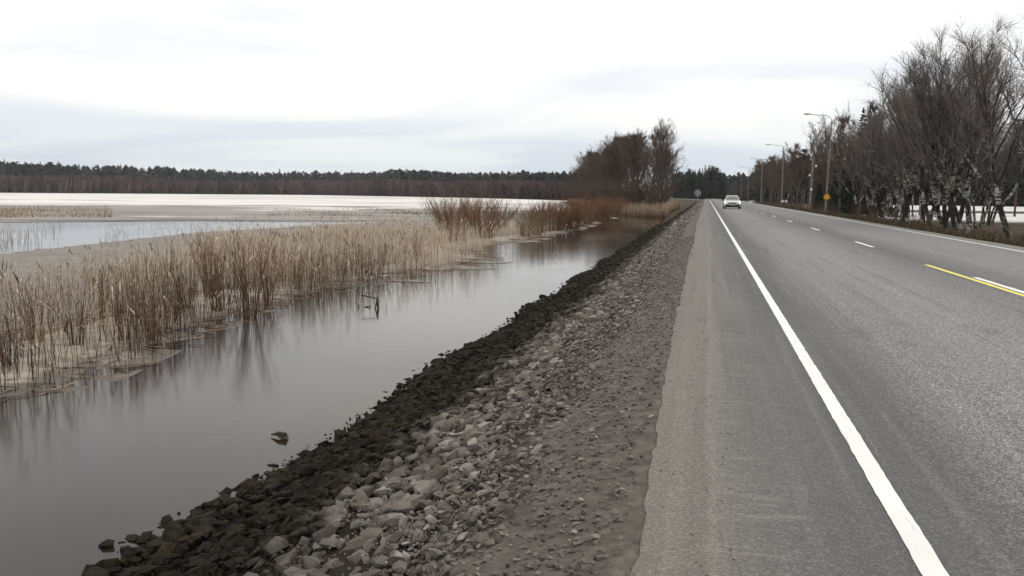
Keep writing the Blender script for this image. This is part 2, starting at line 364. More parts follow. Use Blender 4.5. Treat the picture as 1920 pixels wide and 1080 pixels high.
def rough_outline(pts, step, amp, rng):
    pts = [np.array(p, float) for p in pts]; out = []
    for i, p in enumerate(pts):
        q = pts[(i+1) % len(pts)]; L = np.linalg.norm(q-p); n = min(400, max(1, int(L/step)))
        for k in range(n):
            t = k/n; a = min(amp, L*0.25)
            off = rng.normal(0, 1, 2)*a if k else np.zeros(2)
            out.append(p*(1-t)+q*t+off)
    return out
def slab(name, pts, z0, z1, mat, parent=None, out=0.0):
    if sum(pts[i][0]*pts[(i+1) % len(pts)][1]-pts[(i+1) % len(pts)][0]*pts[i][1] for i in range(len(pts))) < 0: pts = pts[::-1]
    bm = bmesh.new()
    top = [bm.verts.new((p[0], p[1], z1)) for p in pts]
    bot = [bm.verts.new((p[0]+(out*(.5+.9*abs(math.sin(p[1]*1.9+2*math.sin(p[1]*.7)))) if p[0] > -14.5 and p[1] < 80 else 0), p[1], z0)) for p in pts]
    f = bm.faces.new(top); n = len(pts)
    f.normal_update()
    for i in range(n): bm.faces.new((top[i], bot[i], bot[(i+1) % n], top[(i+1) % n]))
    bmesh.ops.triangulate(bm, faces=[f], ngon_method='EAR_CLIP'); bmesh.ops.recalc_face_normals(bm, faces=bm.faces)
    m = bpy.data.meshes.new(name); bm.to_mesh(m); bm.free()
    return link(name, m, mat, parent)
rg = np.random.RandomState(3)
EDGE = [(-14, -8), (-10, 2), (-8.5, 6.5), (-8.25, 8.8), (-7.95, 10.1), (-8.6, 13), (-9.3, 17.4), (-9.4, 20), (-8.7, 23.4), (-8.4, 27), (-7.9, 33), (-9.9, 37), (-10.2, 44), (-9.1, 50), (-8.7, 58), (-8.9, 70), (-9.5, 82)]
def edge_x(y): return np.interp(y, [p[1] for p in EDGE], [p[0] for p in EDGE])
front = []
for p, q in zip(EDGE[:-1], EDGE[1:]):
    n = max(2, int(math.dist(p, q)/.35))
    for k in range(n): front.append(np.array(p)*(1-k/n)+np.array(q)*(k/n)+np.array([.22*math.sin(1.3*(p[1]+(q[1]-p[1])*k/n))+rg.normal(0, .11), rg.normal(0, .05)]))
bk = [(-24, 80), (-29, 62), (-30, 46), (-28, 34), (-27, 28.5), (-34, 20), (-44, 10), (-60, -10)]
backA = []
for p, q in zip(bk[:-1], bk[1:]):
    for k in range(14): backA.append(np.array(p)*(1-k/14)+np.array(q)*(k/14)+rg.normal(0, .22, 2))
front = front[:-1] if np.allclose(front[-1], front[-2], atol=.02) else front
front = [p+np.array([-1.5, 0]) for p in front]
iceA = tag(slab('ice_sheet', front+backA, ZW-0.02, ZW+0.012, MT['dirty_ice']), 'dirty tan rotting ice at the foot of the reeds', kind='structure')
iceB = tag(slab('snow_covered_ice', rough_outline([(-9.6, 78), (-24, 76), (-31, 70), (-42, 66), (-52, 57), (-75, 44), (-120, 20), (-300, -60), (-1500, -120), (-2000, 470), (-900, 496), (-480, 510), (-420, 570), (-300, 650), (-120, 460), (-50, 335), (-44, 268), (-28, 186), (-18, 138), (-11, 104)], 5, 0.9, rg), ZW-0.06, ZW+0.022, MT['snow_ice']), 'snowy and wet grey ice covering the open lake', kind='structure')
my = np.concatenate([np.arange(-4, 40, .13), np.arange(40, 84, .3)]); mt = np.linspace(0, 1, 26); V = []
for y_ in my:
    ex = float(edge_x(y_))
    for t_ in mt:
        xx = ex+.45-3.0*t_; q = mnoise.fractal(Vector((xx*.9, y_*.7, 3.3)), 1.0, 2.0, 5)
        V.append((xx, y_, ZW+.016+.062*(min(t_, .7)-.45)+.030*q*(1-.45*t_)-(.03 if t_ == 0 else 0)))
n_, k_ = len(my), len(mt); idx = np.arange(n_*k_).reshape(n_, k_)
tag(link('ice_margin', mesh_np('ice_margin', V, np.stack([idx[:-1, :-1], idx[1:, :-1], idx[1:, 1:], idx[:-1, 1:]], -1).reshape(-1, 4), smooth=True), MT['dirty_ice']), 'rotten slushy rim of the tan ice breaking up into the water', kind='structure')
for i, (px, py, sx, sy) in enumerate([(915, 492, .8, 0.25), (868, 503, .9, 0.3), (985, 453, .9, .5), (760, 527, .7, .2), (1012, 448, .6, .5)]):
    cx, cy = at(px, py, ZW); n = 16
    pts = [(cx+math.cos(a)*sx*q, cy+math.sin(a)*sy*q*2.2) for a, q in ((k*2*math.pi/n, 0.5+0.8*rg.rand()) for k in range(n))]
    tag(slab('ice_floe', pts, ZW-0.04, ZW+0.010, MT['dirty_ice']), 'thin tan ice floe drifting off the reed edge', 'ice floe', 'ice floes along the reed edge')
# snow lying on the fields right of the road
for k, (pts, zt) in enumerate([([(17, 92), (24, 86), (60, 88), (110, 96), (120, 124), (60, 126), (22, 130), (18, 112)], .05),
                               ([(20, 156), (40, 152), (140, 158), (160, 180), (150, 232), (60, 236), (26, 228), (22, 180)], .06)]):
    pp = rough_outline(pts, 2.5, 0.9, rg); bm = bmesh.new()
    tag(slab('snow_field', pp, -1.0, -0.66+0.02*k, MT['field_snow']), 'strip of old snow on the field behind the roadside birches', kind='structure')
for (cx, cy, rx, ry, hh) in [(16.2, 292, 3.6, 3.0, 1.0), (13.4, 150, 1.2, 1.0, .3)]:
    b = Buf(); n = 18; V = [(0, 0, hh)]; F = []
    for j in range(1, 5):
        for i in range(n):
            a = i*2*math.pi/n; q = j/4*(1+0.18*math.sin(3*a+cx)+0.08*rg.rand()); V.append((rx*q*math.cos(a), ry*q*math.sin(a), hh*(1-(j/4)**2)-0.02))
    for i in range(n): F.append((0, 1+i, 1+(i+1) % n))
    for j in range(3):
        for i in range(n):
            a, c = 1+j*n+i, 1+j*n+(i+1) % n; F += [(a, a+n, c+n), (a, c+n, c)]
    b.add(V, F); o = link('snow_pile', b.mesh('snow_pile', True), MT['field_snow'], loc=(cx, cy, float(ground_z(cx, cy))-0.05))
    tag(o, 'long heap of leftover white snow beside the far road' if cx > 15 else 'small low patch of leftover snow in the verge', 'snow pile')

# ------------------------------------------------------------------ road
def strip(name, xl, xr, y0, y1, z, mat, parent=None, step=None, jit=0.0, rng=None, bend=None):
    n = 1 if step is None else max(1, int((y1-y0)/step)); yy = np.linspace(y0, y1, n+1)
    l = np.full(n+1, xl)+(rng.normal(0, jit, n+1) if rng is not None else 0); r = np.full(n+1, xr)+(rng.normal(0, jit, n+1) if rng is not None else 0)
    V = np.concatenate([np.stack([l, yy, np.full(n+1, z)], 1), np.stack([r, yy, np.full(n+1, z)], 1)])
    i = np.arange(n); F = np.stack([i, i+n+1, i+n+2, i+1], 1)
    return link(name, mesh_np(name, V, F), mat, parent)
rg = np.random.RandomState(11)
yy = np.concatenate([np.arange(-12, 40, 0.12), np.arange(40, 460, 2.0)]); n = len(yy)
ragged = -0.25-0.004*np.clip(yy, 0, 50)+0.015*np.sin(yy*.53)+0.02*np.sin(yy*0.23+1)+rg.normal(0, 0.008, n)+.02*np.array([mnoise.fractal(Vector((0, v*1.5, 0)), 1, 2, 4) for v in yy])
cols = [ragged, np.full(n, 0.9), np.full(n, 4.65), np.full(n, 9.05)+0.05*np.sin(yy*.7)+rg.normal(0, .02, n)]
V = np.concatenate([np.stack([ragged-0.012, yy, np.full(n, -0.06)], 1)]+[np.stack([c, yy, np.full(n, 0.0)], 1) for c in cols]+[np.stack([cols[-1]+0.01, yy, np.full(n, -0.08)], 1)])
i = np.arange(n-1); F = np.concatenate([np.stack([i+k*n, i+(k+1)*n, i+(k+1)*n+1, i+k*n+1], 1) for k in range(5)])
road = tag(link('road', mesh_np('road', V, F), MT['asphalt']), 'grey two lane asphalt road with dusty left shoulder', kind='structure')
strip('edge_line', 0.845, 0.945, -6, 300, 0.004, MT['road_paint'], road, 0.07, 0.0018, rg)
strip('edge_line', 8.27, 8.37, -6, 300, 0.004, MT['road_paint'], road, 1.0, 0.004, rg)
for k in range(14):
    y0 = 15.0-12.1+k*12.05 - 0.6
    if k == 0: continue
    strip('centre_dash', 4.62 if k > 1 else 4.70, 4.73 if k > 1 else 4.81, y0 if k > 1 else 12.4, y0+3.0 if k > 1 else 17.0, 0.004, MT['road_paint'], road, 0.25, 0.003, rg)
strip('yellow_line', 4.55, 4.65, -6, 19.9, 0.004, MT['yellow_paint'], road, 0.25, 0.003, rg)
# side road branching off left, far ahead
sv = [(-1.0, 262, -0.01), (-1.0, 300, -0.01), (-20, 440, -0.02), (-26, 430, -0.02)]
side = tag(link('side_road', mesh_np('side_road', [(a, b, c+.004) for a, b, c in sv]+[(a, b, -1.2) for a, b, c in sv], [(0, 1, 2, 3), (0, 3, 7, 4), (1, 0, 4, 5), (2, 1, 5, 6), (3, 2, 6, 7)]), MT['asphalt']), 'pale side road branching left towards the woods', kind='structure')

# ------------------------------------------------------------------ stone bank
bx = np.array([-3.9, -3.6, -3.0, -2.4, -1.8, -1.2, -0.72, -0.5, -0.3, -0.18]); by = np.concatenate([np.arange(-4, 60, 0.6), np.arange(60, 300, 3.0)])
gx, gy = np.meshgrid(bx, by); gz = left_profile(gx)+np.where(gx > -.4, .010, .015)+0.03*np.sin(gx*4+gy*2.3)*(gx < -0.8)
nx, ny = len(bx), len(by); idx = np.arange(nx*ny).reshape(ny, nx)
bank = tag(link('embankment', mesh_np('embankment', np.stack([gx, gy, gz], -1), np.stack([idx[:-1, :-1], idx[:-1, 1:], idx[1:, 1:], idx[1:, :-1]], -1).reshape(-1, 4), smooth=True), MT['embankment_soil']), 'sloping bank of broken grey stones between road and water', kind='structure')
def hull_rock(seed, npts=15):
    r = np.random.RandomState(seed); bm = bmesh.new()
    d = r.normal(0, 1, (npts, 3)); d /= np.linalg.norm(d, axis=1)[:, None]; d *= (0.7+0.42*r.rand(npts))[:, None]
    d = np.clip(d, -0.78, 0.78)*np.array([1.0, 0.62+0.25*r.rand(), 0.30+0.24*r.rand()])
    for p in d: bm.verts.new(p)
    g = bmesh.ops.convex_hull(bm, input=bm.verts); 
    for v in [v for v in bm.verts if not v.link_faces]: bm.verts.remove(v)
    bmesh.ops.triangulate(bm, faces=bm.faces); bm.verts.index_update()
    V = np.array([v.co for v in bm.verts]); F = np.array([[v.index for v in f.verts] for f in bm.faces]); bm.free()
    return V, F
ROCKS = [hull_rock(100+k, 14+k % 5) for k in range(18)]
PEB = [hull_rock(300+k, 8) for k in range(8)]
def rot_mats(r, n, tilt):
    a = r.rand(n)*2*math.pi; bx_, by_ = r.normal(0, tilt, n), r.normal(0, tilt, n)
    ca, sa = np.cos(a), np.sin(a); z, o = np.zeros(n), np.ones(n)
    Rz = np.stack([ca, -sa, z, sa, ca, z, z, z, o], 1).reshape(n, 3, 3)
    cx, sx = np.cos(bx_), np.sin(bx_); Rx = np.stack([o, z, z, z, cx, -sx, z, sx, cx], 1).reshape(n, 3, 3)
    cy, sy = np.cos(by_), np.sin(by_); Ry = np.stack([cy, z, sy, z, o, z, -sy, z, cy], 1).reshape(n, 3, 3)
    return Rx@Ry@Rz
def scatter(buf, variants, P, S, Rm, which, tint):
    for k, (V, F) in enumerate(variants):
        s = np.where(which == k)[0]
        if len(s) == 0: continue
        VV = np.einsum('nij,vj->nvi', Rm[s], V)*S[s][:, None, None]+P[s][:, None]
        FF = (F[None]+(np.arange(len(s))*len(V))[:, None, None]).reshape(-1, 3)
        buf.add(VV.reshape(-1, 3), FF, np.repeat(tint[s], len(V)))
rg = np.random.RandomState(21)
def stone_set(n, y0, y1, xa, xb, smin, smax, lift, sk=2.0):
    y = y0+(y1-y0)*rg.rand(n); x = xa+(xb-xa)*rg.rand(n)
    s = smin+(smax-smin)*rg.rand(n)**sk
    return np.stack([x, y, left_profile(x)+0.015+s*lift], 1), s
sets = [stone_set(15000, 1.6, 16, -4.05, -0.95, .020, .118, .26, 2.8), stone_set(13500, 16, 50, -4.05, -1.0, .035, .12, .25, 2.4), stone_set(9500, 50, 250, -4.1, -0.95, .10, .22, .2),
        stone_set(2200, 1.6, 16, -1.5, -0.85, .025, .07, .3), stone_set(1600, 16, 40, -1.4, -0.85, .03, .08, .3)]
P = np.concatenate([a for a, b in sets]); S = np.concatenate([b for a, b in sets])
P[:, 0] += 0.12*np.sin(P[:, 1]*0.9)*(P[:, 0] < -3.2)
tp = np.clip((P[:, 0]+1.0)/-0.9, 0.30, 1); S = np.where(P[:, 1] < 50, S*np.clip(tp+0.25, .3, 1), S)
Rm = rot_mats(rg, len(P), 0.38); ca = math.atan2(1.0, 3.0)
tilt = np.array([[math.cos(-ca), 0, math.sin(-ca)], [0, 1, 0], [-math.sin(-ca), 0, math.cos(-ca)]]); Rm = tilt[None]@Rm
which = rg.randint(0, len(ROCKS), len(P)); tint = rg.rand(len(P))
u_, v_, w_ = project(P); vis = (w_ > 1) & (u_ > -20) & (u_ < 1940) & (v_ < 1100) & (v_ > 380)
score = np.where(vis, S/np.maximum(w_, 1), 0)+np.where(vis & (S > .06), 0.0, -1)
top = np.argsort(-score)[:300]; keep = np.ones(len(P), bool); keep[top] = False
rock_meshes = []
for k, (V, F) in enumerate(ROCKS):
    m = mesh_np('stone', V, F, np.zeros(len(V))); m.materials.append(MT['bank_stone']); rock_meshes.append(m)
for j in top:
    o = bpy.data.objects.new('stone', rock_meshes[which[j]]); COL.objects.link(o); o.parent = bank
    o.matrix_local = Matrix.Translation(Vector(P[j])) @ Matrix(Rm[j].tolist()).to_4x4() @ Matrix.Scale(float(S[j])*1.05, 4)
b = Buf(); scatter(b, ROCKS, P[keep], S[keep], Rm[keep], which[keep], tint[keep])
tag(link('smaller_stones', b.mesh('smaller_stones'), MT['bank_stone'], bank), kind='stuff')
# gravel between the stones and the asphalt
n = 26000; y = 1.6+30*rg.rand(n)**1.5; x_ = -0.30-1.3*rg.rand(n)**0.85; s = .005+.026*rg.rand(n)**3.0
Pg = np.stack([x_, y, left_profile(x_)+.015+s*.3], 1)
b = Buf(); scatter(b, PEB, Pg, s, rot_mats(rg, n, .3), rg.randint(0, 8, n), rg.rand(n))
n = 900; y = 1.6+14*rg.rand(n); x_ = -0.3+0.55*rg.rand(n)**2; s = .003+.009*rg.rand(n)**3
scatter(b, PEB, np.stack([x_, y, 0.001+s*.4], 1), s, rot_mats(rg, n, .3), rg.randint(0, 8, n), rg.rand(n))
n = 16000; y = 1.6+16*rg.rand(n)**1.2; x_ = -1.0-2.9*rg.rand(n); s = .008+.022*rg.rand(n)**2
scatter(b, PEB, np.stack([x_, y, left_profile(x_)+.02+.05*rg.rand(n)], 1), s, rot_mats(rg, n, .5), rg.randint(0, 8, n), rg.rand(n))
tag(link('gravel', b.mesh('gravel'), MT['bank_stone'], bank), kind='stuff')

# ------------------------------------------------------------------ reeds
rg = np.random.RandomState(31)
def reed_mesh(name, B, hgt, rad, tone, lean, plume):
    """B base points (n,3); every stem a bent tapered three-sided prism, some with a feathery head"""
    n = len(B); L = 4; t = np.linspace(0, 1, L); la = rg.rand(n)*2*math.pi; lm = lean*rg.rand(n)**1.4*hgt
    D = np.stack([np.cos(la)*lm, np.sin(la)*lm, np.zeros(n)], 1)
    kink = rg.normal(0, .02, (n, L, 3))*hgt[:, None, None]; kink[:, 0] = 0; kink[:, :, 2] = 0
    C = B[:, None]+D[:, None]*(t**1.7)[None, :, None]+np.array([0, 0, 1.0])*(hgt[:, None]*t[None])[:, :, None]+kink
    an = np.arange(3)*2*math.pi/3; off = np.stack([np.cos(an), np.sin(an), 0*an], 1)
    rr = rad[:, None]*(1-0.65*t)[None]
    V = C[:, :, None]+rr[:, :, None, None]*off[None, None]
    F = []
    for k in range(L-1):
        for j in range(3):
            a, c = k*3+j, k*3+(j+1) % 3; F += [(a, c, c+3), (a, c+3, a+3)]
    F = (np.array(F)[None]+(np.arange(n)*L*3)[:, None, None]).reshape(-1, 3)
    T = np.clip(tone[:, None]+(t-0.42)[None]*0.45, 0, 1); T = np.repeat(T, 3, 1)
    b = Buf(); b.add(V.reshape(-1, 3), F, T.ravel())
    # drooping leaves: thin folded blades
    m = n//4; s = rg.choice(n, m, False); q = 0.3+0.55*rg.rand(m); k0 = np.minimum((q*(L-1)).astype(int), L-2); fr = q*(L-1)-k0
    p0 = C[s, k0]*(1-fr)[:, None]+C[s, k0+1]*fr[:, None]; a = rg.rand(m)*2*math.pi; ln = .18+.3*rg.rand(m)
    dr = np.stack([np.cos(a), np.sin(a), 0*a], 1); sd_ = np.stack([-np.sin(a), np.cos(a), 0*a], 1)*.009
    p1 = p0+dr*ln[:, None]*.5+np.array([0, 0, .5])*ln[:, None]*.6; p2 = p0+dr*ln[:, None]+np.array([0, 0, 1.])*(ln*(rg.rand(m)-.35))[:, None]
    VV = np.stack([p0-sd_, p0+sd_, p1-sd_, p1+sd_, p2], 1).reshape(-1, 3)
    b.add(VV, (np.array([(0, 1, 3), (0, 3, 2), (2, 3, 4)])[None]+(np.arange(m)*5)[:, None, None]).reshape(-1, 3), np.repeat(np.clip(tone[s]+.1, 0, 1), 5))
    s = np.where(rg.rand(n) < plume)[0]; m = len(s)          # feathery heads
    if m:
        p0 = C[s, -1]; a = rg.rand(m)*2*math.pi; d = np.stack([np.cos(a)*.5, np.sin(a)*.5, .9+0*a], 1); ln = .14+.14*rg.rand(m)
        for q in range(3):
            sd_ = np.stack([np.cos(a+q*1.05), np.sin(a+q*1.05), 0*a], 1)*.013
            VV = np.stack([p0, p0+d*(ln*.4)[:, None]+sd_, p0+d*ln[:, None], p0+d*(ln*.4)[:, None]-sd_], 1).reshape(-1, 3)
            b.add(VV, (np.array([(0, 1, 2), (0, 2, 3)])[None]+(np.arange(m)*4)[:, None, None]).reshape(-1, 3), np.repeat(np.clip(.3+.4*rg.rand(m), 0, 1), 4))
    return b.mesh(name)
def clumpy(x, y, s, ph):
    return np.sin(x*s+ph)*np.sin(y*s*.8+ph*2)+.6*np.sin(x*s*2.3+y*s*1.7+ph)+.4*np.sin(-x*s*3.1+y*s*4.1)
def bed(n, ylo, yhi, inset0, depth, thr, ph, cs):
    y = ylo+(yhi-ylo)*rg.rand(n*3)**0.9; x = edge_x(y)-inset0-depth(y)*rg.rand(n*3)**1.0
    ok = clumpy(x, y, cs, ph)+rg.normal(0, .5, n*3) > thr; x, y = x[ok][:n], y[ok][:n]
    return np.stack([x, y, np.full(len(x), ZW-.03)], 1)
# sparse dark stems along the front, then dense pale stems behind
B1 = bed(1500, 5.5, 26, -0.35, lambda y: np.interp(y, [5, 12, 26], [2.6, 3.6, 3.0]), -.1, .4, 1.1)
B2 = bed(3300, 8, 32, 0.5, lambda y: np.interp(y, [8, 16, 22, 32], [5.5, 6.5, 9, 12]), -.2, 1.7, .55)
B3 = bed(5200, 20, 54, 0.0, lambda y: np.interp(y, [20, 36, 56], [7, 14, 14]), -.6, 2.9, .4)
def stems(B, h0, h1, r0, t0, t1): 
    n = len(B); k = .5+.5*np.clip(clumpy(B[:, 0], B[:, 1], .8, 5.0)/1.6, -1, 1)
    fall = np.clip(1.12-.055*np.maximum(edge_x(B[:, 1])-B[:, 0]-1.5, 0)*np.interp(B[:, 1], [14, 30], [1.6, .35]), .3, 1.1)
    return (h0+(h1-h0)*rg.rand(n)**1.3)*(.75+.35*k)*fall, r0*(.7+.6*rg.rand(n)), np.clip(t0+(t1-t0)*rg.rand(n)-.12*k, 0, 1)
h, r, t = stems(B1, .6, 1.4, .0052, .02, .40); h *= np.clip((edge_x(B1[:, 1])-B1[:, 0])/1.3+.45, .3, 1)
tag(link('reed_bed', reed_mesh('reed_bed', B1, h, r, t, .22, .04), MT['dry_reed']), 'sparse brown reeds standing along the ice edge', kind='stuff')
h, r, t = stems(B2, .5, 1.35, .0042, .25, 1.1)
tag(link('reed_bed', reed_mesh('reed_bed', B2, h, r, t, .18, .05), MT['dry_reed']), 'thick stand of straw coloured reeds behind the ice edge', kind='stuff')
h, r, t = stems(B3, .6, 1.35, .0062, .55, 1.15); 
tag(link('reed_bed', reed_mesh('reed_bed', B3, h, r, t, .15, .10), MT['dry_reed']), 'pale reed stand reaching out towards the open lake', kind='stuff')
# far sedge patch on the lake at left and dry grass on the low shore
n = 3000; px = 235*rg.rand(n)**1.5-25; py = 391+(409-391)*rg.rand(n); q = [at(a, b_, ZW) for a, b_ in zip(px, py)]
Bf = np.array([(a, b_, ZW) for a, b_ in q]); Bf = Bf[clumpy(Bf[:, 0], Bf[:, 1], .16, 1.0)+rg.normal(0, .4, n) > 0]; n = len(Bf)
tag(link('sedge_patch', reed_mesh('sedge_patch', Bf, .15+.5*rg.rand(n)**2, np.full(n, .02), .25+.55*rg.rand(n), .4, 0), MT['dry_reed']), 'flat patch of yellowish sedge out on the ice', kind='stuff')
n = 15000; x_ = -3.9-32*rg.rand(n)**1.7; y = np.maximum(yshore(x_), 95)+45*rg.rand(n)**1.5-2*rg.rand(n); Bs = np.stack([x_, y, ground_z(x_, y)-.03], 1)
tag(link('shore_grass', reed_mesh('shore_grass', Bs, .5+1.0*rg.rand(n), np.full(n, .018), .18+.5*rg.rand(n), .35, .1), MT['dry_reed']), 'dry brown grass along the low shore under the grove', kind='stuff')
n = 2600; px = 500+340*rg.rand(n); py = 393+14*rg.rand(n); q = [at(a, b_, ZW) for a, b_ in zip(px, py)]; Bf = np.array([(a, b_, ZW) for a, b_ in q]); Bf = Bf[clumpy(Bf[:, 0], Bf[:, 1], .2, 2.0)+rg.normal(0, .4, n) > .3]; n = len(Bf)
tag(link('sedge_patch', reed_mesh('sedge_patch', Bf, .08+.3*rg.rand(n)**2, np.full(n, .022), .05+.35*rg.rand(n), .6, 0), MT['dry_reed']), 'dark low sedge tufts on the grey ice behind the reeds', kind='stuff')
n = 900; px = -20+420*rg.rand(n)**1.2; py = 425+50*rg.rand(n); q = [at(a, b_, ZW) for a, b_ in zip(px, py)]; Bf = np.array([(a, b_, ZW-.05) for a, b_ in q]); Bf = Bf[clumpy(Bf[:, 0], Bf[:, 1], .5, 2.0)+rg.normal(0, .5, n) > .5]; n = len(Bf)
tag(link('pool_reeds', reed_mesh('pool_reeds', Bf, .15+.6*rg.rand(n)**1.5, np.full(n, .008), .1+.4*rg.rand(n), .4, .15), MT['dry_reed']), 'thin scattered reed stubble in the open pool behind the reeds', kind='stuff')
# loose straw lying on the ice rim and floating beside it
n = 2600; y = 6+45*rg.rand(n)**1.3; x_ = edge_x(y)+.35-4.0*rg.rand(n)**.8; a = rg.rand(n)*6.283; L = .06+.3*rg.rand(n)**2; d = np.stack([np.cos(a)*L, np.sin(a)*L, rg.normal(0, .006, n)], 1); w = np.stack([-np.sin(a), np.cos(a), 0*a], 1)*.006
c0 = np.stack([x_, y, np.full(n, ZW+.014)], 1); up_ = np.array([0, 0, .008]); VV = np.stack([c0-d-w, c0-d+w, c0+d+w, c0+d-w, c0-d+up_, c0+d+up_], 1).reshape(-1, 3)
b = Buf(); b.add(VV, (np.array([(0, 3, 5), (0, 5, 4), (1, 4, 5), (1, 5, 2)])[None]+(np.arange(n)*6)[:, None, None]).reshape(-1, 3), np.repeat(.05+.6*rg.rand(n)**1.5, 6))
tag(link('straw_litter', b.mesh('straw_litter'), MT['dry_reed']), 'loose broken straw scattered on the ice rim and water', kind='stuff')
# roadside dead grass on the right verge
n = 16000; y = 22+150*rg.rand(n)**1.6; x_ = 9.25+7*rg.rand(n)**1.1; Bv = np.stack([x_, y, ground_z(x_, y)-.02], 1)
tag(link('verge_grass', reed_mesh('verge_grass', Bv, (.12+.4*rg.rand(n))*np.clip((x_-9.0), .25, 1), .008+.00012*y, .05+.6*rg.rand(n)**1.6, .9, 0), MT['dead_grass']), 'dark dead grass on the right hand verge', kind='stuff')

# ------------------------------------------------------------------ shrubs
def shrub_parts(seed, hgt, nst, spread, rad, twigs):
    r = np.random.RandomState(seed); a, b = Buf(), Buf()
    for k in range(nst):
        az = r.rand()*2*math.pi; sp = spread*r.rand()**.7; h = hgt*(.6+.4*r.rand()); base = np.array([math.cos(az), math.sin(az), 0])*spread*.35*r.rand()
        t = np.linspace(0, 1, 5); d = np.array([math.cos(az), math.sin(az), 0])
        Pp = base+d*(sp*t**1.25)[:, None]+np.array([0, 0, 1.])*(h*t)[:, None]+r.normal(0, .025*h, (5, 3))*t[:, None]; Pp[0, 2] = -.08
        a.tube(Pp, rad*(1-.8*t), 4)
        for q in range(twigs):
            u = .25+.7*r.rand(); p = Pp[int(u*4)]+(Pp[min(4, int(u*4)+1)]-Pp[int(u*4)])*(u*4-int(u*4)); ta = r.rand()*2*math.pi
            dd = np.array([math.cos(ta)*.45, math.sin(ta)*.45, 1.0])*h*(.12+.2*r.rand())
            b.tube([p, p+dd*.5+r.normal(0, .02, 3), p+dd], rad*np.array([.42, .32, .12]), 3)
    return a.mesh('stems'), b.mesh('twigs')
SHR = {}
def shrub(kind, x, y, z, s, label, group, mat, cat='shrub', seed=0, args=(2.0, 26, .75, .014, 7), tall=1.0):
    key = (kind, seed % 4, mat)
    if key not in SHR:
        ms, mt = shrub_parts(hash(kind) % 1 + 50+seed % 4*7+len(kind), *args); ms.materials.append(MT[mat]); mt.materials.append(MT[mat]); SHR[key] = (ms, mt)
    o = empty(kind, (x, y, z), (seed*1.7) % 6.28); o.scale = (s, s, s*tall); tag(o, label, cat, group)
    for nm, m in zip(('stems', 'twigs'), SHR[key]): tag(link(nm, m, None, o), kind='stuff')
rg = np.random.RandomState(41)
for k, (px, py, s, lab) in enumerate([(470, 592, 1.0, 'tall brown willow shrub rising from the reeds at the water edge'), (415, 585, .85, 'brown willow shrub beside a taller one among the reeds'), (395, 560, .9, None), (350, 580, .6, None), (505, 570, .7, None),
        (290, 640, .55, None), (60, 640, .6, None), (140, 650, .62, None), (235, 640, .6, None), (20, 690, .5, None), (330, 610, .55, None), (560, 545, .5, None), (640, 520, .45, None), (720, 500, .5, None), (780, 490, .6, None), (190, 600, .6, None)]):
    x_, y_ = at(px, py, ZW)
    shrub('willow_shrub', x_, y_, ZW, s*.9, lab or 'small leafless brown willow shrub scattered among the pale reeds', None if lab else 'small willow shrubs in the reeds', 'willow_bark_brown', seed=k, args=(2.0, 24, .7, .011, 6))
for k, (px, py, s, mt, lab) in enumerate([(850, 452, 1.15, 'willow_bark_red', 'rusty brown willow thicket at the reed edge, left of a pair'), (905, 448, 1.2, 'willow_bark_red', 'rusty brown willow thicket at the reed edge, right of a pair'),
        (840, 432, 1.25, 'willow_bark_olive', 'olive twigged willow rising above the rusty thicket'), (895, 428, 1.3, 'willow_bark_olive', 'broad olive willow behind the rusty thicket'), (940, 426, 1.0, 'willow_bark_olive', 'low olive willow at the end of the rusty thicket')]):
    x_, y_ = at(px, py, ZW)
    shrub('willow_thicket', x_, y_, ZW, s, lab, None, mt, 'shrub', k, (2.0, 70, 1.5, .013, 9))
for k in range(15):
    px = 985+k*12.8+rg.rand()*6; py = np.interp(px, [980, 1080, 1175], [447, 432, 407])-2-6*rg.rand()
    x_, y_ = at(px, py, ZW)
    shrub('red_willow', x_, y_, ZW, np.interp(px, [985, 1100, 1175], [.95, 1.25, 1.2]), 'rust red leafless willow in the row between water and grove', 'rust red willows along the water', 'willow_bark_red' if k % 4 else 'willow_bark_olive', 'shrub', k, (1.9, 60, 1.1, .016, 8))
for k in range(26):
    y_ = 50+5.6*k+4*rg.rand(); x_ = 11.2+1.5*rg.rand()
    shrub('verge_bush', x_, y_, float(ground_z(x_, y_)), .55+.35*rg.rand(), 'low dark leafless bush under the roadside birches', 'bushes under the roadside birches', 'willow_bark_brown', 'bush', k, (2.0, 22, .9, .012, 7))

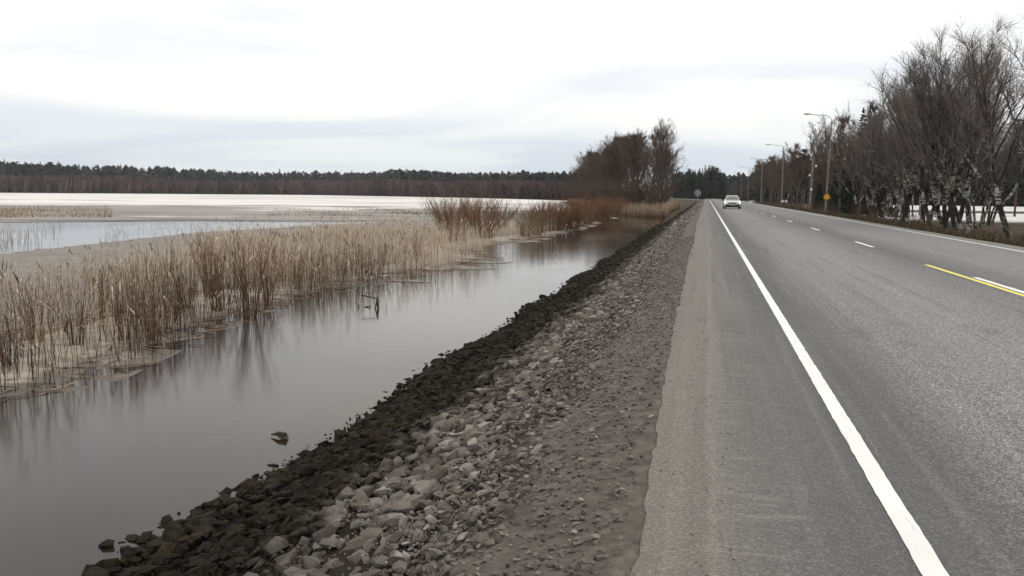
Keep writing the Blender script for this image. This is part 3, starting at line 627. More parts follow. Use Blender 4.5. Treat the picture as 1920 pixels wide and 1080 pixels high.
# ------------------------------------------------------------------ bare trees
def bare_tree(seed, Ht, r0, nst=1, fork=.2, spread=.22, ntw=1300, tw_r=.008, limb_dens=1.0, asc=.75, nsub=7):
    r = np.random.RandomState(seed); tr, cr_ = Buf(), Buf(); tips = []
    def path(p, d, L, k, wob, lift):
        pts = [np.array(p, float)]; d = np.array(d, float); d /= np.linalg.norm(d)
        for i in range(k):
            d = d+r.normal(0, wob, 3)+np.array([0, 0, lift]); d /= np.linalg.norm(d); pts.append(pts[-1]+d*L/k)
        return np.array(pts), d
    limbs = []
    for s in range(nst):
        az = r.rand()*6.283+s*6.283/nst; sp = spread*(.3+.7*r.rand()) if nst > 1 else spread*.25*r.rand()
        hh = Ht*(1-.22*r.rand()*(s > 0)); d0 = np.array([math.cos(az)*sp, math.sin(az)*sp, 1])
        Pp, _ = path((math.cos(az)*r0*.7*(nst > 1), math.sin(az)*r0*.7*(nst > 1), -.25), d0, hh+.25, 12, .05, .05)
        Pp[:, 2] *= hh/Pp[-1, 2]
        Pp[0, 2] = -.25
        t = np.linspace(0, 1, 13); rr = (r0*(.62 if nst > 1 else 1))*((1-t)**.85*.95+.05); rr[0] *= 1.25
        tr.tube(Pp, rr, 8)
        nl = int(11*limb_dens)
        for i in range(nl):
            u = fork+(0.93-fork)*((i+r.rand())/nl); j = min(11, int(u*12)); f = u*12-j; p = Pp[j]*(1-f)+Pp[j+1]*f
            a = i*2.4+r.rand()*1.2; out = 1-asc*(.75+.35*r.rand())
            d = np.array([math.cos(a)*out, math.sin(a)*out, asc]); L = (hh*(1-u)*.72+.9)*(.7+.5*r.rand())
            rl = min(rr[j]*.62, .012+.017*L)
            Lp, _ = path(p, d, L, 6, .10, .05); tr.tube(Lp, rl*np.linspace(1, .22, 7), 5); limbs.append((Lp, L, rl))
        limbs.append((Pp[6:], hh*.5, rr[6]))
    subs = []
    for (Lp, L, rl) in limbs:
        for i in range(nsub):
            u = .22+.78*r.rand(); k = len(Lp)-1; j = min(k-1, int(u*k)); f = u*k-j; p = Lp[j]*(1-f)+Lp[j+1]*f; ax = Lp[j+1]-Lp[j]; ax /= np.linalg.norm(ax)
            d = ax*.8+r.normal(0, .42, 3)+np.array([0, 0, .25]); l = (.35+.32*L*(1-.5*u))*(.6+.6*r.rand())
            Sp, _ = path(p, d, l, 4, .13, .07); cr_.tube(Sp, max(.0055, rl*.30)*np.linspace(1, .3, 5), 3); subs.append(Sp)
    per = max(1, int(ntw/len(subs)))
    for Sp in subs:
        for i in range(per):
            j = r.randint(0, 4); f = r.rand(); p = Sp[j]*(1-f)+Sp[j+1]*f; ax = Sp[j+1]-Sp[j]; ax /= np.linalg.norm(ax)+1e-9
            d = ax*.9+r.normal(0, .45, 3)+np.array([0, 0, .12]); d /= np.linalg.norm(d); l = .25+.55*r.rand()
            cr_.tube([p, p+d*l*.55, p+d*l+r.normal(0, .06, 3)], tw_r*np.array([1, .75, .35]), 3)
    return tr.mesh('trunk', True), cr_.mesh('crown')
TREES = {}
def tree_proto(key, bark, twig, *a, **k):
    t, c = bare_tree(*a, **k); t.materials.append(MT[bark]); c.materials.append(MT[twig]); TREES[key] = (t, c)
for k in range(5): tree_proto(('birch', k), 'birch_bark', 'twig_grey', 200+k, 8.9, .20, nst=(2, 3, 1, 3, 2)[k], fork=.20, spread=.30, ntw=4600, tw_r=.0050, limb_dens=1.5, asc=.74, nsub=11)
for k in range(4): tree_proto(('slim', k), 'birch_bark', 'twig_brown', 240+k, 11.0, .11, nst=1+k % 2, fork=.25, spread=.12, ntw=1500, tw_r=.010, limb_dens=1.4, asc=.76)
for k in range(5): tree_proto(('alder', k), 'alder_bark', 'twig_brown', 260+k, 12.0, .14, nst=1+k % 3, fork=.14, spread=.18, ntw=2600, tw_r=.015, limb_dens=1.7, asc=.74)
def tree(kind, var, name, x, y, z, s, rz, label, group, cat='tree', wide=1.0):
    o = empty(name, (x, y, z), rz); o.scale = (s*wide, s*wide, s); tag(o, label, cat, group)
    t, c = TREES[(kind, var)]; link('trunk', t, None, o); link('crown', c, None, o); return o
rg = np.random.RandomState(51)
# roadside birches on the right, nearest first
row = [(1914, 13.6, 0, 1.05, 'slender birch with dark trunk standing on its own past the thick white birch'), (1815, 12.6, 1, 1.03, 'thick white barked birch at the road edge, forking low, biggest of the row'),
       (1786, 13.0, 3, .98, 'pale birch leaning close beside the thick white birch'), (1762, 13.6, 0, 1.0, 'dark stemmed birch between two pale ones in the roadside row'), (1738, 12.9, 4, 1.03, 'birch with black trunk foot, fourth along the row from the thick white one'),
       (1702, 13.2, 2, 0.92, 'birch with a fork low on its trunk, next past the black footed one'), (1686, 13.6, 1, 0.92, 'pale speckled birch nearer the black footed one than the lamp post'), (1654, 13.0, 3, 0.88, 'birch with twin pale stems halfway between black footed birch and lamp post'), (1640, 14.5, 4, 0.85, 'birch set a little back from the row behind the twin stemmed one'), (1622, 13.4, 0, 0.86, 'birch of the roadside row standing next to the dark spruces')]
for k, (px, X_, v, s, lab) in enumerate(row):
    y_ = y_for(px, X_)
    tree('birch', v, 'birch_tree', X_, y_, float(ground_z(X_, y_)), s, k*2.1, lab or 'bare birch in the middle of the roadside row', None, wide=1.18)
for k in range(44):
    y_ = 88+5.2*k+5*rg.rand(); X_ = (14.6, 17.5, 21)[k % 3]+1.6*rg.rand()
    tree('slim' if k % 3 else 'alder', k % 4, 'roadside_tree', X_, y_, float(ground_z(X_, y_)), (.80+.25*rg.rand()), rg.rand()*6, 'slim bare tree in the dense far stretch of the roadside row', 'far bare trees of the roadside row')
for k in range(14):
    y_ = 52+4.6*k+3*rg.rand(); X_ = 16.5+.02*y_+6*rg.rand()
    tree('birch' if k % 2 else 'slim', k % 4, 'bare_tree', X_, y_, float(ground_z(X_, y_)), (.78 if k % 2 else .66)+.18*rg.rand(), rg.rand()*6, 'bare tree in the second rank behind the roadside birches', 'second rank of bare trees')
# grove on the left shore
grove = []
for k in range(60):
    f = k/59.0; X_ = -5.5-33*f**1.05+rg.normal(0, 1.5); y_ = float(np.interp(X_, [-42, -26, -16, -9, -5], [268, 190, 140, 116, 112]))+3+26*rg.rand()
    X_ = min(X_, -6.0)
    pxx, pyy, ww = project((X_, y_, 0)); topy = np.interp(pxx, [1085, 1110, 1150, 1190, 1215, 1245, 1265], [318, 292, 268, 244, 246, 276, 310])
    hh = (366-topy)/FPX*ww+H+.7; grove.append((X_, y_, hh*(.82+.2*rg.rand())))
for k, (X_, y_, hh) in enumerate(grove):
    kd = 'alder' if k % 3 else 'slim'
    tree(kd, k % 4, 'grove_tree', X_, y_, float(ground_z(X_, y_)), hh/12.0, rg.rand()*6, 'leafless tree in the dense brown grove on the left shore', 'bare trees of the left shore grove', wide=1.2)
for k in range(34):                                           # undergrowth of the grove
    X_ = -6-32*rg.rand(); y_ = float(np.interp(X_, [-42, -26, -16, -9, -5], [266, 188, 138, 113, 109]))+8*rg.rand()
    shrub('undergrowth_bush', X_, y_, float(ground_z(X_, y_)), 1.5+.9*rg.rand(), 'brown leafless bush at the foot of the left shore grove', 'bushes under the left shore grove', 'twig_brown', 'bush', k, (2.0, 46, 1.2, .022, 9))
X_, y_ = -5.9, 108
o = tree('slim', 1, 'birch_tree', x_for(1240, 110), 110, -.75, .98, 1.0, 'tall white stemmed birch at the road end of the left shore grove', None)
tree('slim', 2, 'birch_tree', x_for(1228, 118), 118, -.7, .9, 3.0, 'slanting white stemmed birch beside the tall one at the grove end', None)

# ------------------------------------------------------------------ conifers
def spruce(seed, Ht, whorls, per, mat, trunk_mat, width=.2, base=.12, pine=False):
    r = np.random.RandomState(seed); tr, cr_ = Buf(), Buf(); t = np.linspace(0, 1, 8)
    tr.tube(np.stack([r.normal(0, .03, 8)*t, r.normal(0, .03, 8)*t, -.2+(Ht+.1)*t], 1), Ht*.012*(1.02-t*.97), 7)
    V, F = [], []
    for w in range(whorls):
        u = (w+.5)/whorls; z = Ht*(base+(1-base)*u); L0 = Ht*width*((1-u)**.8+.04) if not pine else Ht*width*(math.sin(min(1, (1-u)*1.25+.12)*math.pi*.75)+.1)
        for k in range(per):
            a = r.rand()*6.283; L = L0*(.6+.6*r.rand()); dz = (-.28 if not pine else .12)*L*(.5+r.rand()); d = np.array([math.cos(a), math.sin(a), 0]); s = np.array([-d[1], d[0], 0])
            p0 = np.array([0, 0, z+r.normal(0, Ht*.022)])
            for q in range(7):                                 # sprays of needles along the branch
                f = .15+.85*(q+r.rand())/7; c = p0+d*L*f+np.array([0, 0, dz*f*f]); sl = (.10+.16*(1-abs(f-.45)))*L*(1 if q % 2 else -1)
                wv_ = .05*L+.06; tip = c+s*sl*2.2+d*L*.14+np.array([0, 0, -.10*abs(sl)-.1*r.rand()])
                n0 = sum(len(v) for v in V); V.append(np.array([c-d*wv_, c+d*wv_+np.array([0, 0, wv_*.8]), tip, c+np.array([0, 0, -wv_*1.3])])); F += [(n0, n0+1, n0+2), (n0+1, n0+3, n0+2), (n0+3, n0, n0+2)]
    cr_.add(np.concatenate(V), F)
    a, b = tr.mesh('trunk', True), cr_.mesh('crown'); a.materials.append(MT[trunk_mat]); b.materials.append(MT[mat]); return a, b
for k in range(3): TREES[('spruce', k)] = spruce(70+k, 12, 26, 8, 'spruce_needles', 'conifer_bark', .19, .08)
for k in range(2): TREES[('pine', k)] = spruce(80+k, 12, 14, 9, 'pine_needles', 'conifer_bark', .15, .38, True)
for (px, X_, kd, v, hh, lab) in [(1612, 16.2, 'spruce', 0, 11.5, 'dark spruce crowding behind the lamp post with yellow sign'), (1592, 16.8, 'spruce', 1, 9.5, 'dark spruce between two others behind the lamp post'), (1574, 16.4, 'spruce', 2, 8.5, 'dark spruce hidden low behind the lamp post'),
        (1634, 17.0, 'spruce', 1, 11.5, 'tall dark spruce behind the birch row, past the lamp post spruces'), (1503, 16.5, 'pine', 0, 10.5, 'small pine with flat dark boughs beside the utility pole'), (1540, 16.5, 'spruce', 0, 8, 'stocky spruce behind the utility pole'), (1905, 34, 'pine', 1, 11, 'lone pine on the field behind the end birch')]:
    y_ = y_for(px, X_); tree(kd, v, 'spruce_tree' if kd == 'spruce' else 'pine_tree', X_, y_, float(ground_z(X_, y_)), hh/12, px, lab, None)
# dark stand ahead left of the road end and woods right beyond the field
for k in range(40):
    px = 1266+rg.rand()*92; y_ = 360+60*rg.rand(); X_ = x_for(px, y_)
    hh = np.interp(px, [1268, 1290, 1320, 1345, 1360], [9, 13, 14.5, 13.5, 9])*(.8+.25*rg.rand())
    tree('pine' if k % 7 == 0 else 'spruce', k % 2, 'conifer_tree', X_, y_, float(ground_z(X_, y_)), hh*(.75+.4*rg.rand())/12, rg.rand()*6, 'dark conifer in the stand behind the round sign', 'conifers behind the round sign', wide=1.0)
for k in range(40):
    px = 1560+rg.rand()*480; y_ = 245+60*rg.rand()-0.05*(px-1560); X_ = x_for(px, y_); hh = 12+4*rg.rand()
    tree('spruce' if k % 3 else 'pine', k % 2, 'conifer_tree', X_, y_, float(ground_z(X_, y_)), hh/12, rg.rand()*6, 'dark conifer in the wood beyond the snowy field', 'conifers beyond the snowy field', wide=1.4)
# far woods
def far_conifer(seed, H_):
    r = np.random.RandomState(seed); V, F = [], []; lev = 7
    for w in range(lev):
        u = w/lev; z = .12+.88*u; L = (.21 if seed % 3 else .27)*(1-u**1.6)**.8+.012
        for k in range(5):
            a = r.rand()*6.283; l = L*(.7+.6*r.rand()); n0 = len(V); d = np.array([math.cos(a), math.sin(a), 0]); s = np.array([-d[1], d[0], 0])*l*.65
            V += [np.array([0, 0, z+.10]), d*l+s+np.array([0, 0, z-.03]), d*l*1.1-s+np.array([0, 0, z-.03*r.rand()])]; F.append((n0, n0+1, n0+2))
    V += [np.array([.01, 0, 0]), np.array([-.01, .008, 0]), np.array([-.01, -.008, 0]), np.array([0, 0, 1.0])]; n0 = len(V)-4; F += [(n0, n0+1, n0+3), (n0+1, n0+2, n0+3), (n0+2, n0, n0+3)]
    return np.array(V), np.array(F)
def far_bare(seed):
    r = np.random.RandomState(seed); V, F = [], []
    for k in range(26):
        a = r.rand()*6.283; b0 = np.array([r.normal(0, .03), r.normal(0, .03), .25*r.rand()]); h = .45+.55*r.rand(); sp = .34*r.rand(); tip = np.array([math.cos(a)*sp, math.sin(a)*sp, h]); s = np.array([-math.sin(a), math.cos(a), 0])*(.016+.02*r.rand()); o2 = np.array([math.cos(a), math.sin(a), 0])*.02
        n0 = len(V); m_ = b0*.35+tip*.65; V += [b0+s*.6, b0-s*.6, m_+s*1.6+o2, m_-s*1.6-o2, tip]; F += [(n0, n0+1, n0+3), (n0, n0+3, n0+2), (n0+2, n0+3, n0+4)]
    return np.array(V), np.array(F)
FC = [far_conifer(400+k, 1) for k in range(8)]; FB = [far_bare(430+k) for k in range(8)]
def wood(name, n, fx, fdepth, variants, h0, h1, mat, label, t0, t1):
    x_ = fx(rg.rand(n)); y_ = yshore(x_)+fdepth(rg.rand(n)); P_ = np.stack([x_, y_, ground_z(x_, y_)-.1], 1)
    s = h0+(h1-h0)*rg.rand(n); s = s*(1+.05*np.sin(x_*.021)+.06*np.sin(x_*.057+1))*np.interp(x_, [-700, -450, -300, -130, -50], [1.12, 1.08, .98, .80, .70])
    b = Buf(); scatter(b, variants, P_, s, rot_mats(rg, n, .03), rg.randint(0, len(variants), n), np.clip(t0+(t1-t0)*rg.rand(n)+.2*np.sin(x_*.03)*np.sin(x_*.011+2), 0, 1))
    tag(link(name, b.mesh(name), MT[mat]), label, kind='stuff')
wood('far_bare_wood', 4200, lambda u: -46-900*u**1.25, lambda v: 2+32*v, FB, 8.5, 13, 'far_bare_wood', 'reddish brown belt of leafless trees on the far lake shore', 0, 1)
wood('far_conifer_wood', 3600, lambda u: -40-980*u**1.15, lambda v: 34+110*v, FC, 14.5, 20.5, 'far_conifer', 'dark conifer forest along the far lake shore', 0, .9)
# conifers that stand out on the far skyline
fm = [TREES[('spruce', 0)], TREES[('pine', 0)], TREES[('spruce', 1)], TREES[('spruce', 2)]]
for k, px in enumerate([12, 32, 50, 62, 78, 96, 112, 150, 180, 205, 228, 250, 300, 318, 345, 372, 398, 430, 470, 500, 525, 552, 590, 630, 660, 700, 735, 780, 820, 850, 885, 920, 960, 1000, 1030, 1048, 1062]):
    d = ray(px, 362); k2 = None
    for yq in np.arange(250, 900, 2.0):
        xq = yq*d[0]/d[1]
        if yq > yshore(xq)+50: break
    hh = np.interp(px, [0, 60, 100, 230, 300, 600, 900, 1062], [26, 28, 27, 25, 23, 23, 21, 16])*(.84+.16*rg.rand())*(yq*math.sqrt(1+(d[0]/d[1])**2))/820
    o = empty('skyline_conifer', (float(xq), float(yq), float(ground_z(xq, yq))-.1), px); o.scale = (hh/12*1.35, hh/12*1.35, hh/12)
    tag(o, 'tall conifer poking above the far forest skyline', 'tree', 'conifers on the far skyline')
    link('trunk', fm[k % 4][0], None, o); link('crown', fm[k % 4][1], None, o)
# woods where the road vanishes
n = 900; px = 1262+rg.rand(n)*330; y_ = 470+240*rg.rand(n); x_ = np.array([x_for(a, b_) for a, b_ in zip(px, y_)]); ok = ~((x_ > -6) & (x_ < 14) & (y_ < 480)); x_, y_ = x_[ok], y_[ok]; n = len(x_)
b = Buf(); s = 11+5*rg.rand(n); P_ = np.stack([x_, y_, ground_z(x_, y_)-.1], 1); scatter(b, FC, P_, s, rot_mats(rg, n, .03), rg.randint(0, 8, n), rg.rand(n)*.7)
tag(link('road_end_wood', b.mesh('road_end_wood'), MT['far_conifer']), 'far dark conifer wood closing off the road', kind='stuff')
n = 700; px = 1262+rg.rand(n)*330; y_ = 425+60*rg.rand(n); x_ = np.array([x_for(a, b_) for a, b_ in zip(px, y_)]); ok = ~((x_ > -8) & (x_ < 12) & (y_ < 470)); x_, y_ = x_[ok], y_[ok]; n = len(x_)
b = Buf(); s = 3+5*rg.rand(n); scatter(b, FB, np.stack([x_, y_, ground_z(x_, y_)-.1], 1), s, rot_mats(rg, n, .03), rg.randint(0, 8, n), rg.rand(n)*.5)
tag(link('road_end_thicket', b.mesh('road_end_thicket'), MT['far_bare_wood']), 'brown leafless thicket along the far end of the road', kind='stuff')
n = 2600; px = 1400+rg.rand(n)*700; y_ = 262+90*rg.rand(n); x_ = np.array([x_for(a, b_) for a, b_ in zip(px, y_)]); ok = x_ > 17; x_, y_ = x_[ok], y_[ok]; n = len(x_)
b = Buf(); s = 7+6*rg.rand(n); scatter(b, FC, np.stack([x_, y_, ground_z(x_, y_)-.1], 1), s, rot_mats(rg, n, .03), rg.randint(0, 8, n), rg.rand(n)*.5)
tag(link('field_edge_wood', b.mesh('field_edge_wood'), MT['far_conifer']), 'dark mass of conifer wood beyond the snowy field', kind='stuff')

# ------------------------------------------------------------------ street lamps and poles
def lamp_meshes():
    b = Buf(); z = np.linspace(-.5, 9.3, 9); b.tube(np.stack([0*z, 0*z, z], 1), np.linspace(.125, .075, 9), 10); pole = b.mesh('pole', True)
    b = Buf(); b.tube([(0, 0, 8.6), (0, 0, 9.3), (-.12, 0, 9.62), (-.45, 0, 9.80), (-1.4, 0, 9.88), (-2.1, 0, 9.93)], .035, 8); b.tube([(0, 0, 8.75), (0, 0, 8.82)], .10, 8); b.tube([(0, 0, 9.15), (0, 0, 9.22)], .09, 8); arm = b.mesh('arm', True)
    b = Buf()
    secs = [(-2.0, .05, .04), (-2.12, .11, .075), (-2.4, .15, .09), (-2.62, .13, .07), (-2.72, .05, .03)]
    V, F = [], []
    for sx, w, h in secs:
        for a in range(8): V.append((sx, w*math.cos(a*math.pi/4), 9.94+h*math.sin(a*math.pi/4)*(1 if a < 4 else .45)))
    for i in range(4):
        for j in range(8): p, q = i*8+j, i*8+(j+1) % 8; F += [(p, q, q+8), (p, q+8, p+8)]
    F += [(0, j+1, j) for j in range(1, 7)]+[(32, 32+j, 33+j) for j in range(1, 7)]
    b.add(V, F); head = b.mesh('lamp_head', True)
    b = Buf(); b.box((-2.4, 0, 9.885), (.36, .18, .04)); return pole, arm, head, b.mesh('lens')
lm = lamp_meshes()
for m, mt in zip(lm, ('weathered_wood', 'dull_metal', 'grey_paint', 'lamp_glass')): m.materials.append(MT[mt])
lp = []
for k, (px, X_) in enumerate([(1549, 12.6), (1466, 12.6), (1427, 12.6), (1403, 12.6), (1389, 12.6)]):
    y_ = y_for(px, X_); z_ = float(ground_z(X_, y_)); lp.append((X_, y_, z_))
    o = empty('street_lamp', (X_, y_, z_)); o.scale = (1.09,)*3; o.rotation_euler[1] = math.radians(1.2 if k == 0 else .3*(-1)**k)
    tag(o, ('wooden street lamp carrying a round yellow sign low on its pole', 'second wooden street lamp along the road past the yellow sign', 'third wooden street lamp along the road past the yellow sign', 'wooden street lamp rising alone above the far woods, fourth along', 'farthest wooden street lamp where the road runs into the woods')[k], 'street lamp', 'street lamps along the right verge')
    pl, ar, hd, ls = [link(nm, m, None, o) for nm, m in zip(('pole', 'arm', 'lamp_head', 'lens'), lm)]; ls.parent = hd
# yellow round sign on the first pole
def disc(b, c, rad, th, n=24, t=None):
    V = [(c[0]+rad*math.cos(i*6.28318/n), c[1]-th/2, c[2]+rad*math.sin(i*6.28318/n)) for i in range(n)]+[(c[0]+rad*math.cos(i*6.28318/n), c[1]+th/2, c[2]+rad*math.sin(i*6.28318/n)) for i in range(n)]
    b.add(V, [(0, j, j+1) for j in range(1, n-1)]+[(n, n+j+1, n+j) for j in range(1, n-1)]+[f for j in range(n) for f in ((j, n+j, n+(j+1) % n), (j, n+(j+1) % n, (j+1) % n))], t)
X_, y_, z_ = lp[0]
o = empty('road_sign', (X_+.04, y_-.17, z_+2.05)); tag(o, 'round yellow road sign with red rim on the street lamp pole', 'road sign')
b = Buf(); disc(b, (0, 0, 0), .36, .012); link('rim', b.mesh('rim'), MT['sign_red'], o)
b = Buf(); disc(b, (0, -.010, 0), .29, .012); link('face', b.mesh('face'), MT['sign_yellow'], o)
b = Buf(); b.box((0, .05, .12), (.30, .09, .03)); b.box((0, .05, -.12), (.30, .09, .03)); link('bracket', b.mesh('bracket'), MT['dull_metal'], o)
# utility pole
X_ = 12.4; y_ = y_for(1519, X_); z_ = float(ground_z(X_, y_)); o = empty('utility_pole', (X_, y_, z_)); o.rotation_euler[1] = math.radians(1.5)
tag(o, 'grey wooden utility pole with crossarm and white insulators, shorter than the lamps', 'utility pole')
hp = (366-272)/FPX*y_+H-z_
b = Buf(); z = np.linspace(-.5, hp, 8); b.tube(np.stack([0*z, 0*z, z], 1), np.linspace(.17, .12, 8), 10); link('pole', b.mesh('pole', True), MT['weathered_wood'], o)
b = Buf(); b.box((0, -.13, hp-.12), (1.1, .09, .10)); b.tube([(-.5, -.13, hp-.1), (-.56, -.13, hp+.2)], .03, 6); b.tube([(.5, -.13, hp-.1), (.56, -.13, hp+.2)], .03, 6); link('crossarm', b.mesh('crossarm'), MT['weathered_wood'], o)
for (dx, fz) in ((-.30, .82), (.36, .67), (-.30, .54)):
    b = Buf(); b.tube([(0, -.12, hp*fz-.02), (dx*.8, -.16, hp*fz-.02)], .025, 6); br = link('insulator_arm', b.mesh('insulator_arm'), MT['dark_metal'], o)
    b = Buf(); b.tube([(dx, -.16, hp*fz-.14), (dx, -.16, hp*fz-.06), (dx, -.16, hp*fz-.04), (dx, -.16, hp*fz+.06), (dx, -.16, hp*fz+.14)], [.07, .13, .09, .12, .05], 10); link('insulator', b.mesh('insulator', True), MT['white_enamel'], br)
b = Buf(); b.box((0, -.18, hp*.34), (.24, .012, .32)); link('notice_plate', b.mesh('notice_plate'), MT['white_enamel'], o)
# mailboxes by the verge
X_ = 12.0; y_ = y_for(1471, X_); z_ = float(ground_z(X_, y_)); o = empty('mailbox_stand', (X_, y_, z_)); tag(o, 'pair of small white mailboxes on a wooden stand in the verge', 'mailbox')
for s in (-.38, .38): b = Buf(); b.box((s, 0, .35), (.09, .09, 1.3)); link('post', b.mesh('post'), MT['weathered_wood'], o)
b = Buf(); b.box((0, 0, 1.02), (1.1, .34, .05)); link('shelf', b.mesh('shelf'), MT['weathered_wood'], o)
for s in (-.27, .27):
    b = Buf(); V = []; 
    for yy_ in (-.22, .22):
        V += [(s-.2, yy_, 1.046), (s+.2, yy_, 1.046), (s+.2, yy_, 1.28)]+[(s+.2*math.cos(a), yy_, 1.28+.14*math.sin(a)) for a in (math.pi*.25, math.pi*.5, math.pi*.75)]+[(s-.2, yy_, 1.28)]
    F = [(0, j, j+1) for j in range(1, 6)]+[(7, 7+j+1, 7+j) for j in range(1, 6)]+[f for j in range(7) for f in ((j, 7+j, 7+(j+1) % 7), (j, 7+(j+1) % 7, (j+1) % 7))]
    b.add(V, F); link('mailbox', b.mesh('mailbox'), MT['white_enamel'], o)
# grey round sign at the side road
y_ = 255; X_ = x_for(1308, y_); o = empty('round_sign', (X_, y_, float(ground_z(X_, y_)))); tag(o, 'large grey round sign on a post where the side road branches off', 'road sign')
b = Buf(); disc(b, (0, 0, 2.8), .84, .05); link('panel', b.mesh('panel'), MT['grey_paint'], o)
b = Buf(); disc(b, (0, 0.005, 2.8), .90, .03); link('rim', b.mesh('rim'), MT['dull_metal'], o)
b = Buf(); b.tube([(0, .09, -.4), (0, .09, 1.5), (0, .09, 3.8)], .09, 8); link('post', b.mesh('post', True), MT['dull_metal'], o)

# ------------------------------------------------------------------ oncoming car
def car(x, y):
    o = empty('car', (x, y, 0.0)); o.scale = (1, 1, .94); tag(o, 'silver hatchback with lit headlights driving towards us', 'car')
    def loft(secs, name, mat, parent, smooth=False, n=12):
        # secs: (y, half width bottom, half width top, z bottom, z top)
        V, F = [], []
        for (yy_, wb, wt, zb, zt) in secs:
            V += [(-wb*.93, yy_, zb), (-wb, yy_, zb+.08*(zt-zb)), (-(wb*.55+wt*.45), yy_, zb+.6*(zt-zb)), (-wt, yy_, zb+.9*(zt-zb)), (-wt*.86, yy_, zt), (wt*.86, yy_, zt), (wt, yy_, zb+.9*(zt-zb)), (wb*.55+wt*.45, yy_, zb+.6*(zt-zb)), (wb, yy_, zb+.08*(zt-zb)), (wb*.93, yy_, zb)]
        k = 10
        for i in range(len(secs)-1):
            for j in range(k): a, c = i*k+j, i*k+(j+1) % k; F += [(a, c, c+k), (a, c+k, a+k)]
        F += [(0, j, j+1) for j in range(1, k-1)]; m0 = (len(secs)-1)*k; F += [(m0, m0+j+1, m0+j) for j in range(1, k-1)]
        b = Buf(); b.add(V, F); return link(name, b.mesh(name, smooth), mat, parent)
    body = loft([(-2.08, .62, .60, .34, .62), (-2.02, .80, .74, .26, .78), (-1.75, .87, .82, .22, .90), (-1.1, .89, .85, .20, 1.0), (-.5, .89, .86, .20, 1.02), (1.2, .89, .86, .20, 1.05), (1.9, .87, .83, .24, 1.05), (2.08, .80, .76, .32, .98)], 'body', MT['car_paint'], o)
    loft([(-1.0, .74, .70, .99, 1.03), (-.25, .75, .60, 1.0, 1.46), (.2, .76, .60, 1.0, 1.51), (1.1, .76, .59, 1.02, 1.49), (1.75, .74, .55, 1.02, 1.30), (2.0, .72, .62, 1.0, 1.07)], 'cabin', MT['car_paint'], o)
    def quad(name, pts, mat, parent, th=.012):
        p = np.array(pts, float); nrm = np.cross(p[1]-p[0], p[3]-p[0]); nrm /= np.linalg.norm(nrm); V = np.concatenate([p+nrm*th, p-nrm*th])
        b = Buf(); b.add(V, [(0, 1, 2), (0, 2, 3), (4, 6, 5), (4, 7, 6)]+[f for j in range(4) for f in ((j, 4+j, 4+(j+1) % 4), (j, 4+(j+1) % 4, (j+1) % 4))]); return link(name, b.mesh(name), mat, parent)
    quad('windshield', [(-.66, -.97, 1.05), (.66, -.97, 1.05), (.53, -.33, 1.42), (-.53, -.33, 1.42)], MT['car_glass'], o, .02)
    quad('rear_window', [(.58, 1.86, 1.17), (-.58, 1.86, 1.17), (-.50, 1.70, 1.33), (.50, 1.70, 1.33)], MT['car_glass'], o, .03)
    for s in (-1, 1):
        q = [(s*.735, -.55, 1.08), (s*.745, .55, 1.08), (s*.625, .45, 1.41), (s*.625, -.12, 1.40)]; quad('side_window', q if s > 0 else q[::-1], MT['car_glass'], o, .03)
        q = [(s*.745, .62, 1.08), (s*.735, 1.5, 1.10), (s*.62, 1.25, 1.38), (s*.625, .55, 1.41)]; quad('side_window', q if s > 0 else q[::-1], MT['car_glass'], o, .03)
        b = Buf(); V = []; 
        for yy_, k in ((-2.04, 1.0), (-1.86, 1.0)): V += [(s*.50, yy_, .60), (s*.80, yy_+.10, .62), (s*.83, yy_+.14, .80), (s*.58, yy_+.02, .78)]
        b.add(V, [(0, 1, 2), (0, 2, 3), (4, 6, 5), (4, 7, 6)]+[f for j in range(4) for f in ((j, 4+j, 4+(j+1) % 4), (j, 4+(j+1) % 4, (j+1) % 4))]); link('headlight', b.mesh('headlight'), MT['headlight_lit'], o)
        b = Buf(); b.box((s*.96, -.62, 1.05), (.20, .10, .14)); b.box((s*.86, -.60, 1.01), (.08, .05, .05)); link('mirror', b.mesh('mirror'), MT['black_plastic'], o)
        for yw in (-1.28, 1.30):
            w = Buf(); an = np.arange(20)*2*math.pi/20; V, F = [], []
            for xx, rr in ((-.10, .24), (-.105, .295), (-.07, .315), (.07, .315), (.105, .295), (.10, .24)): V += [(s*.79+xx, yw+rr*math.cos(a), .315+rr*math.sin(a)) for a in an]
            for i in range(5):
                for j in range(20): p, q = i*20+j, i*20+(j+1) % 20; F += [(p, q, q+20), (p, q+20, p+20)]
            w.add(V, F); wh = link('wheel', w.mesh('wheel', True), MT['tyre_rubber'], o)
            w = Buf(); V = [(s*.79+xx, yw+.245*math.cos(a), .315+.245*math.sin(a)) for xx in (-.08, .08) for a in an]
            w.add(V, [(0, j, j+1) for j in range(1, 19)]+[(20, 20+j+1, 20+j) for j in range(1, 19)]+[f for j in range(20) for f in ((j, 20+j, 20+(j+1) % 20), (j, 20+(j+1) % 20, (j+1) % 20))]); link('rim', w.mesh('rim'), MT['dull_metal'], wh)
    b = Buf(); b.box((0, -2.05, .66), (.86, .10, .13)); link('grille', b.mesh('grille'), MT['black_plastic'], o)
    b = Buf(); b.box((0, -2.06, .38), (1.46, .14, .24)); b.box((0, -1.9, .24), (1.60, .3, .10)); bp = link('bumper', b.mesh('bumper'), MT['black_plastic'], o)
    b = Buf(); b.box((0, -2.14, .46), (.50, .02, .11)); link('number_plate', b.mesh('number_plate'), MT['grey_paint'], bp)
    return o
car(2.72, 98.0)

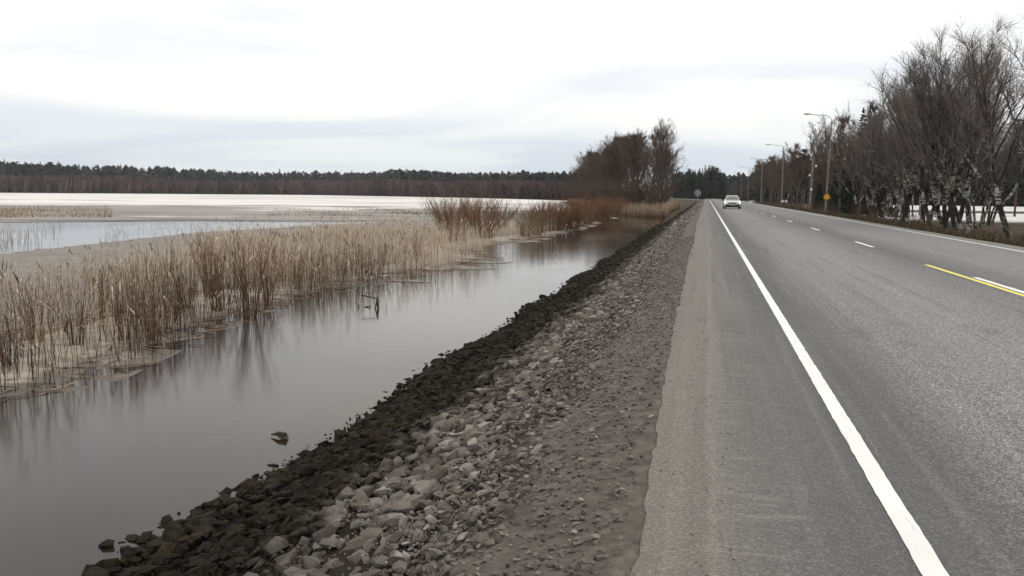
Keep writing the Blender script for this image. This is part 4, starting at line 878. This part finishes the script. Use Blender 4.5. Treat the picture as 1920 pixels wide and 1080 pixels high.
# ------------------------------------------------------------------ small things in and by the water
x_, y_ = at(700, 578, ZW); o = empty('broken_reeds', (x_, y_, ZW)); tag(o, 'bent broken dark reed stems sticking out of open water', 'reeds')
for k, pts in enumerate([[(.10, 0, -.1), (.08, 0, .22), (-.32, .1, .27)], [(.13, .02, -.1), (.10, 0, .20)], [(.02, 0, -.1), (.07, 0, .12), (.10, .05, .26)], [(-.42, .1, -.04), (-.12, .15, .03)], [(-.40, .1, -.05), (-.38, .1, .06)]]):
    b = Buf(); b.tube(pts, .014, 5); link('stem', b.mesh('stem'), MT['dead_wood'], o)
x_, y_ = at(532, 823, ZW); b = Buf()
b.add(*[(ROCKS[4][0]*np.array([.075, .05, .06])+np.array([0, 0, .0])), ROCKS[4][1]]); b.tube([(.02, 0, .02), (-.06, .02, .025), (-.17, .05, .0)], [.03, .026, .006], 6)
tag(link('driftwood', b.mesh('driftwood'), MT['dead_wood'], loc=(x_, y_, ZW+.02)), 'small dark pointed driftwood stub in water off the stones', 'driftwood')
for k, (px, py, s) in enumerate([(1018, 557, .16), (330, 985, .10), (250, 1010, .09), (200, 1025, .08), (372, 962, .06), (880, 648, .13)]):
    x_, y_ = at(px, py, ZW); j = k*3 % 18
    o = link('stone', rock_meshes[j], None, None, (x_, y_, ZW+.01)); o.scale = (s, s, s*.9); o.name = 'stray_stone'
    tag(o, 'dark wet stone poking out of the water just off the bank', 'stone', 'stray stones in the water')

# ------------------------------------------------------------------ damp air over the lake
b = Buf(); b.box((-300, 1000, 58), (5400, 2700, 124)); hz = link('haze', b.mesh('haze')); tag(hz, 'thin damp haze over lake and woods', kind='stuff')
m = bpy.data.materials.new('haze'); m.use_nodes = True; m.node_tree.nodes.clear()
vo_ = m.node_tree.nodes.new('ShaderNodeVolumePrincipled'); vo_.inputs['Density'].default_value = 0.00013; vo_.inputs['Color'].default_value = (.93, .95, 1, 1); vo_.inputs['Anisotropy'].default_value = .2
mo = m.node_tree.nodes.new('ShaderNodeOutputMaterial'); m.node_tree.links.new(vo_.outputs[0], mo.inputs['Volume']); hz.data.materials.append(m)
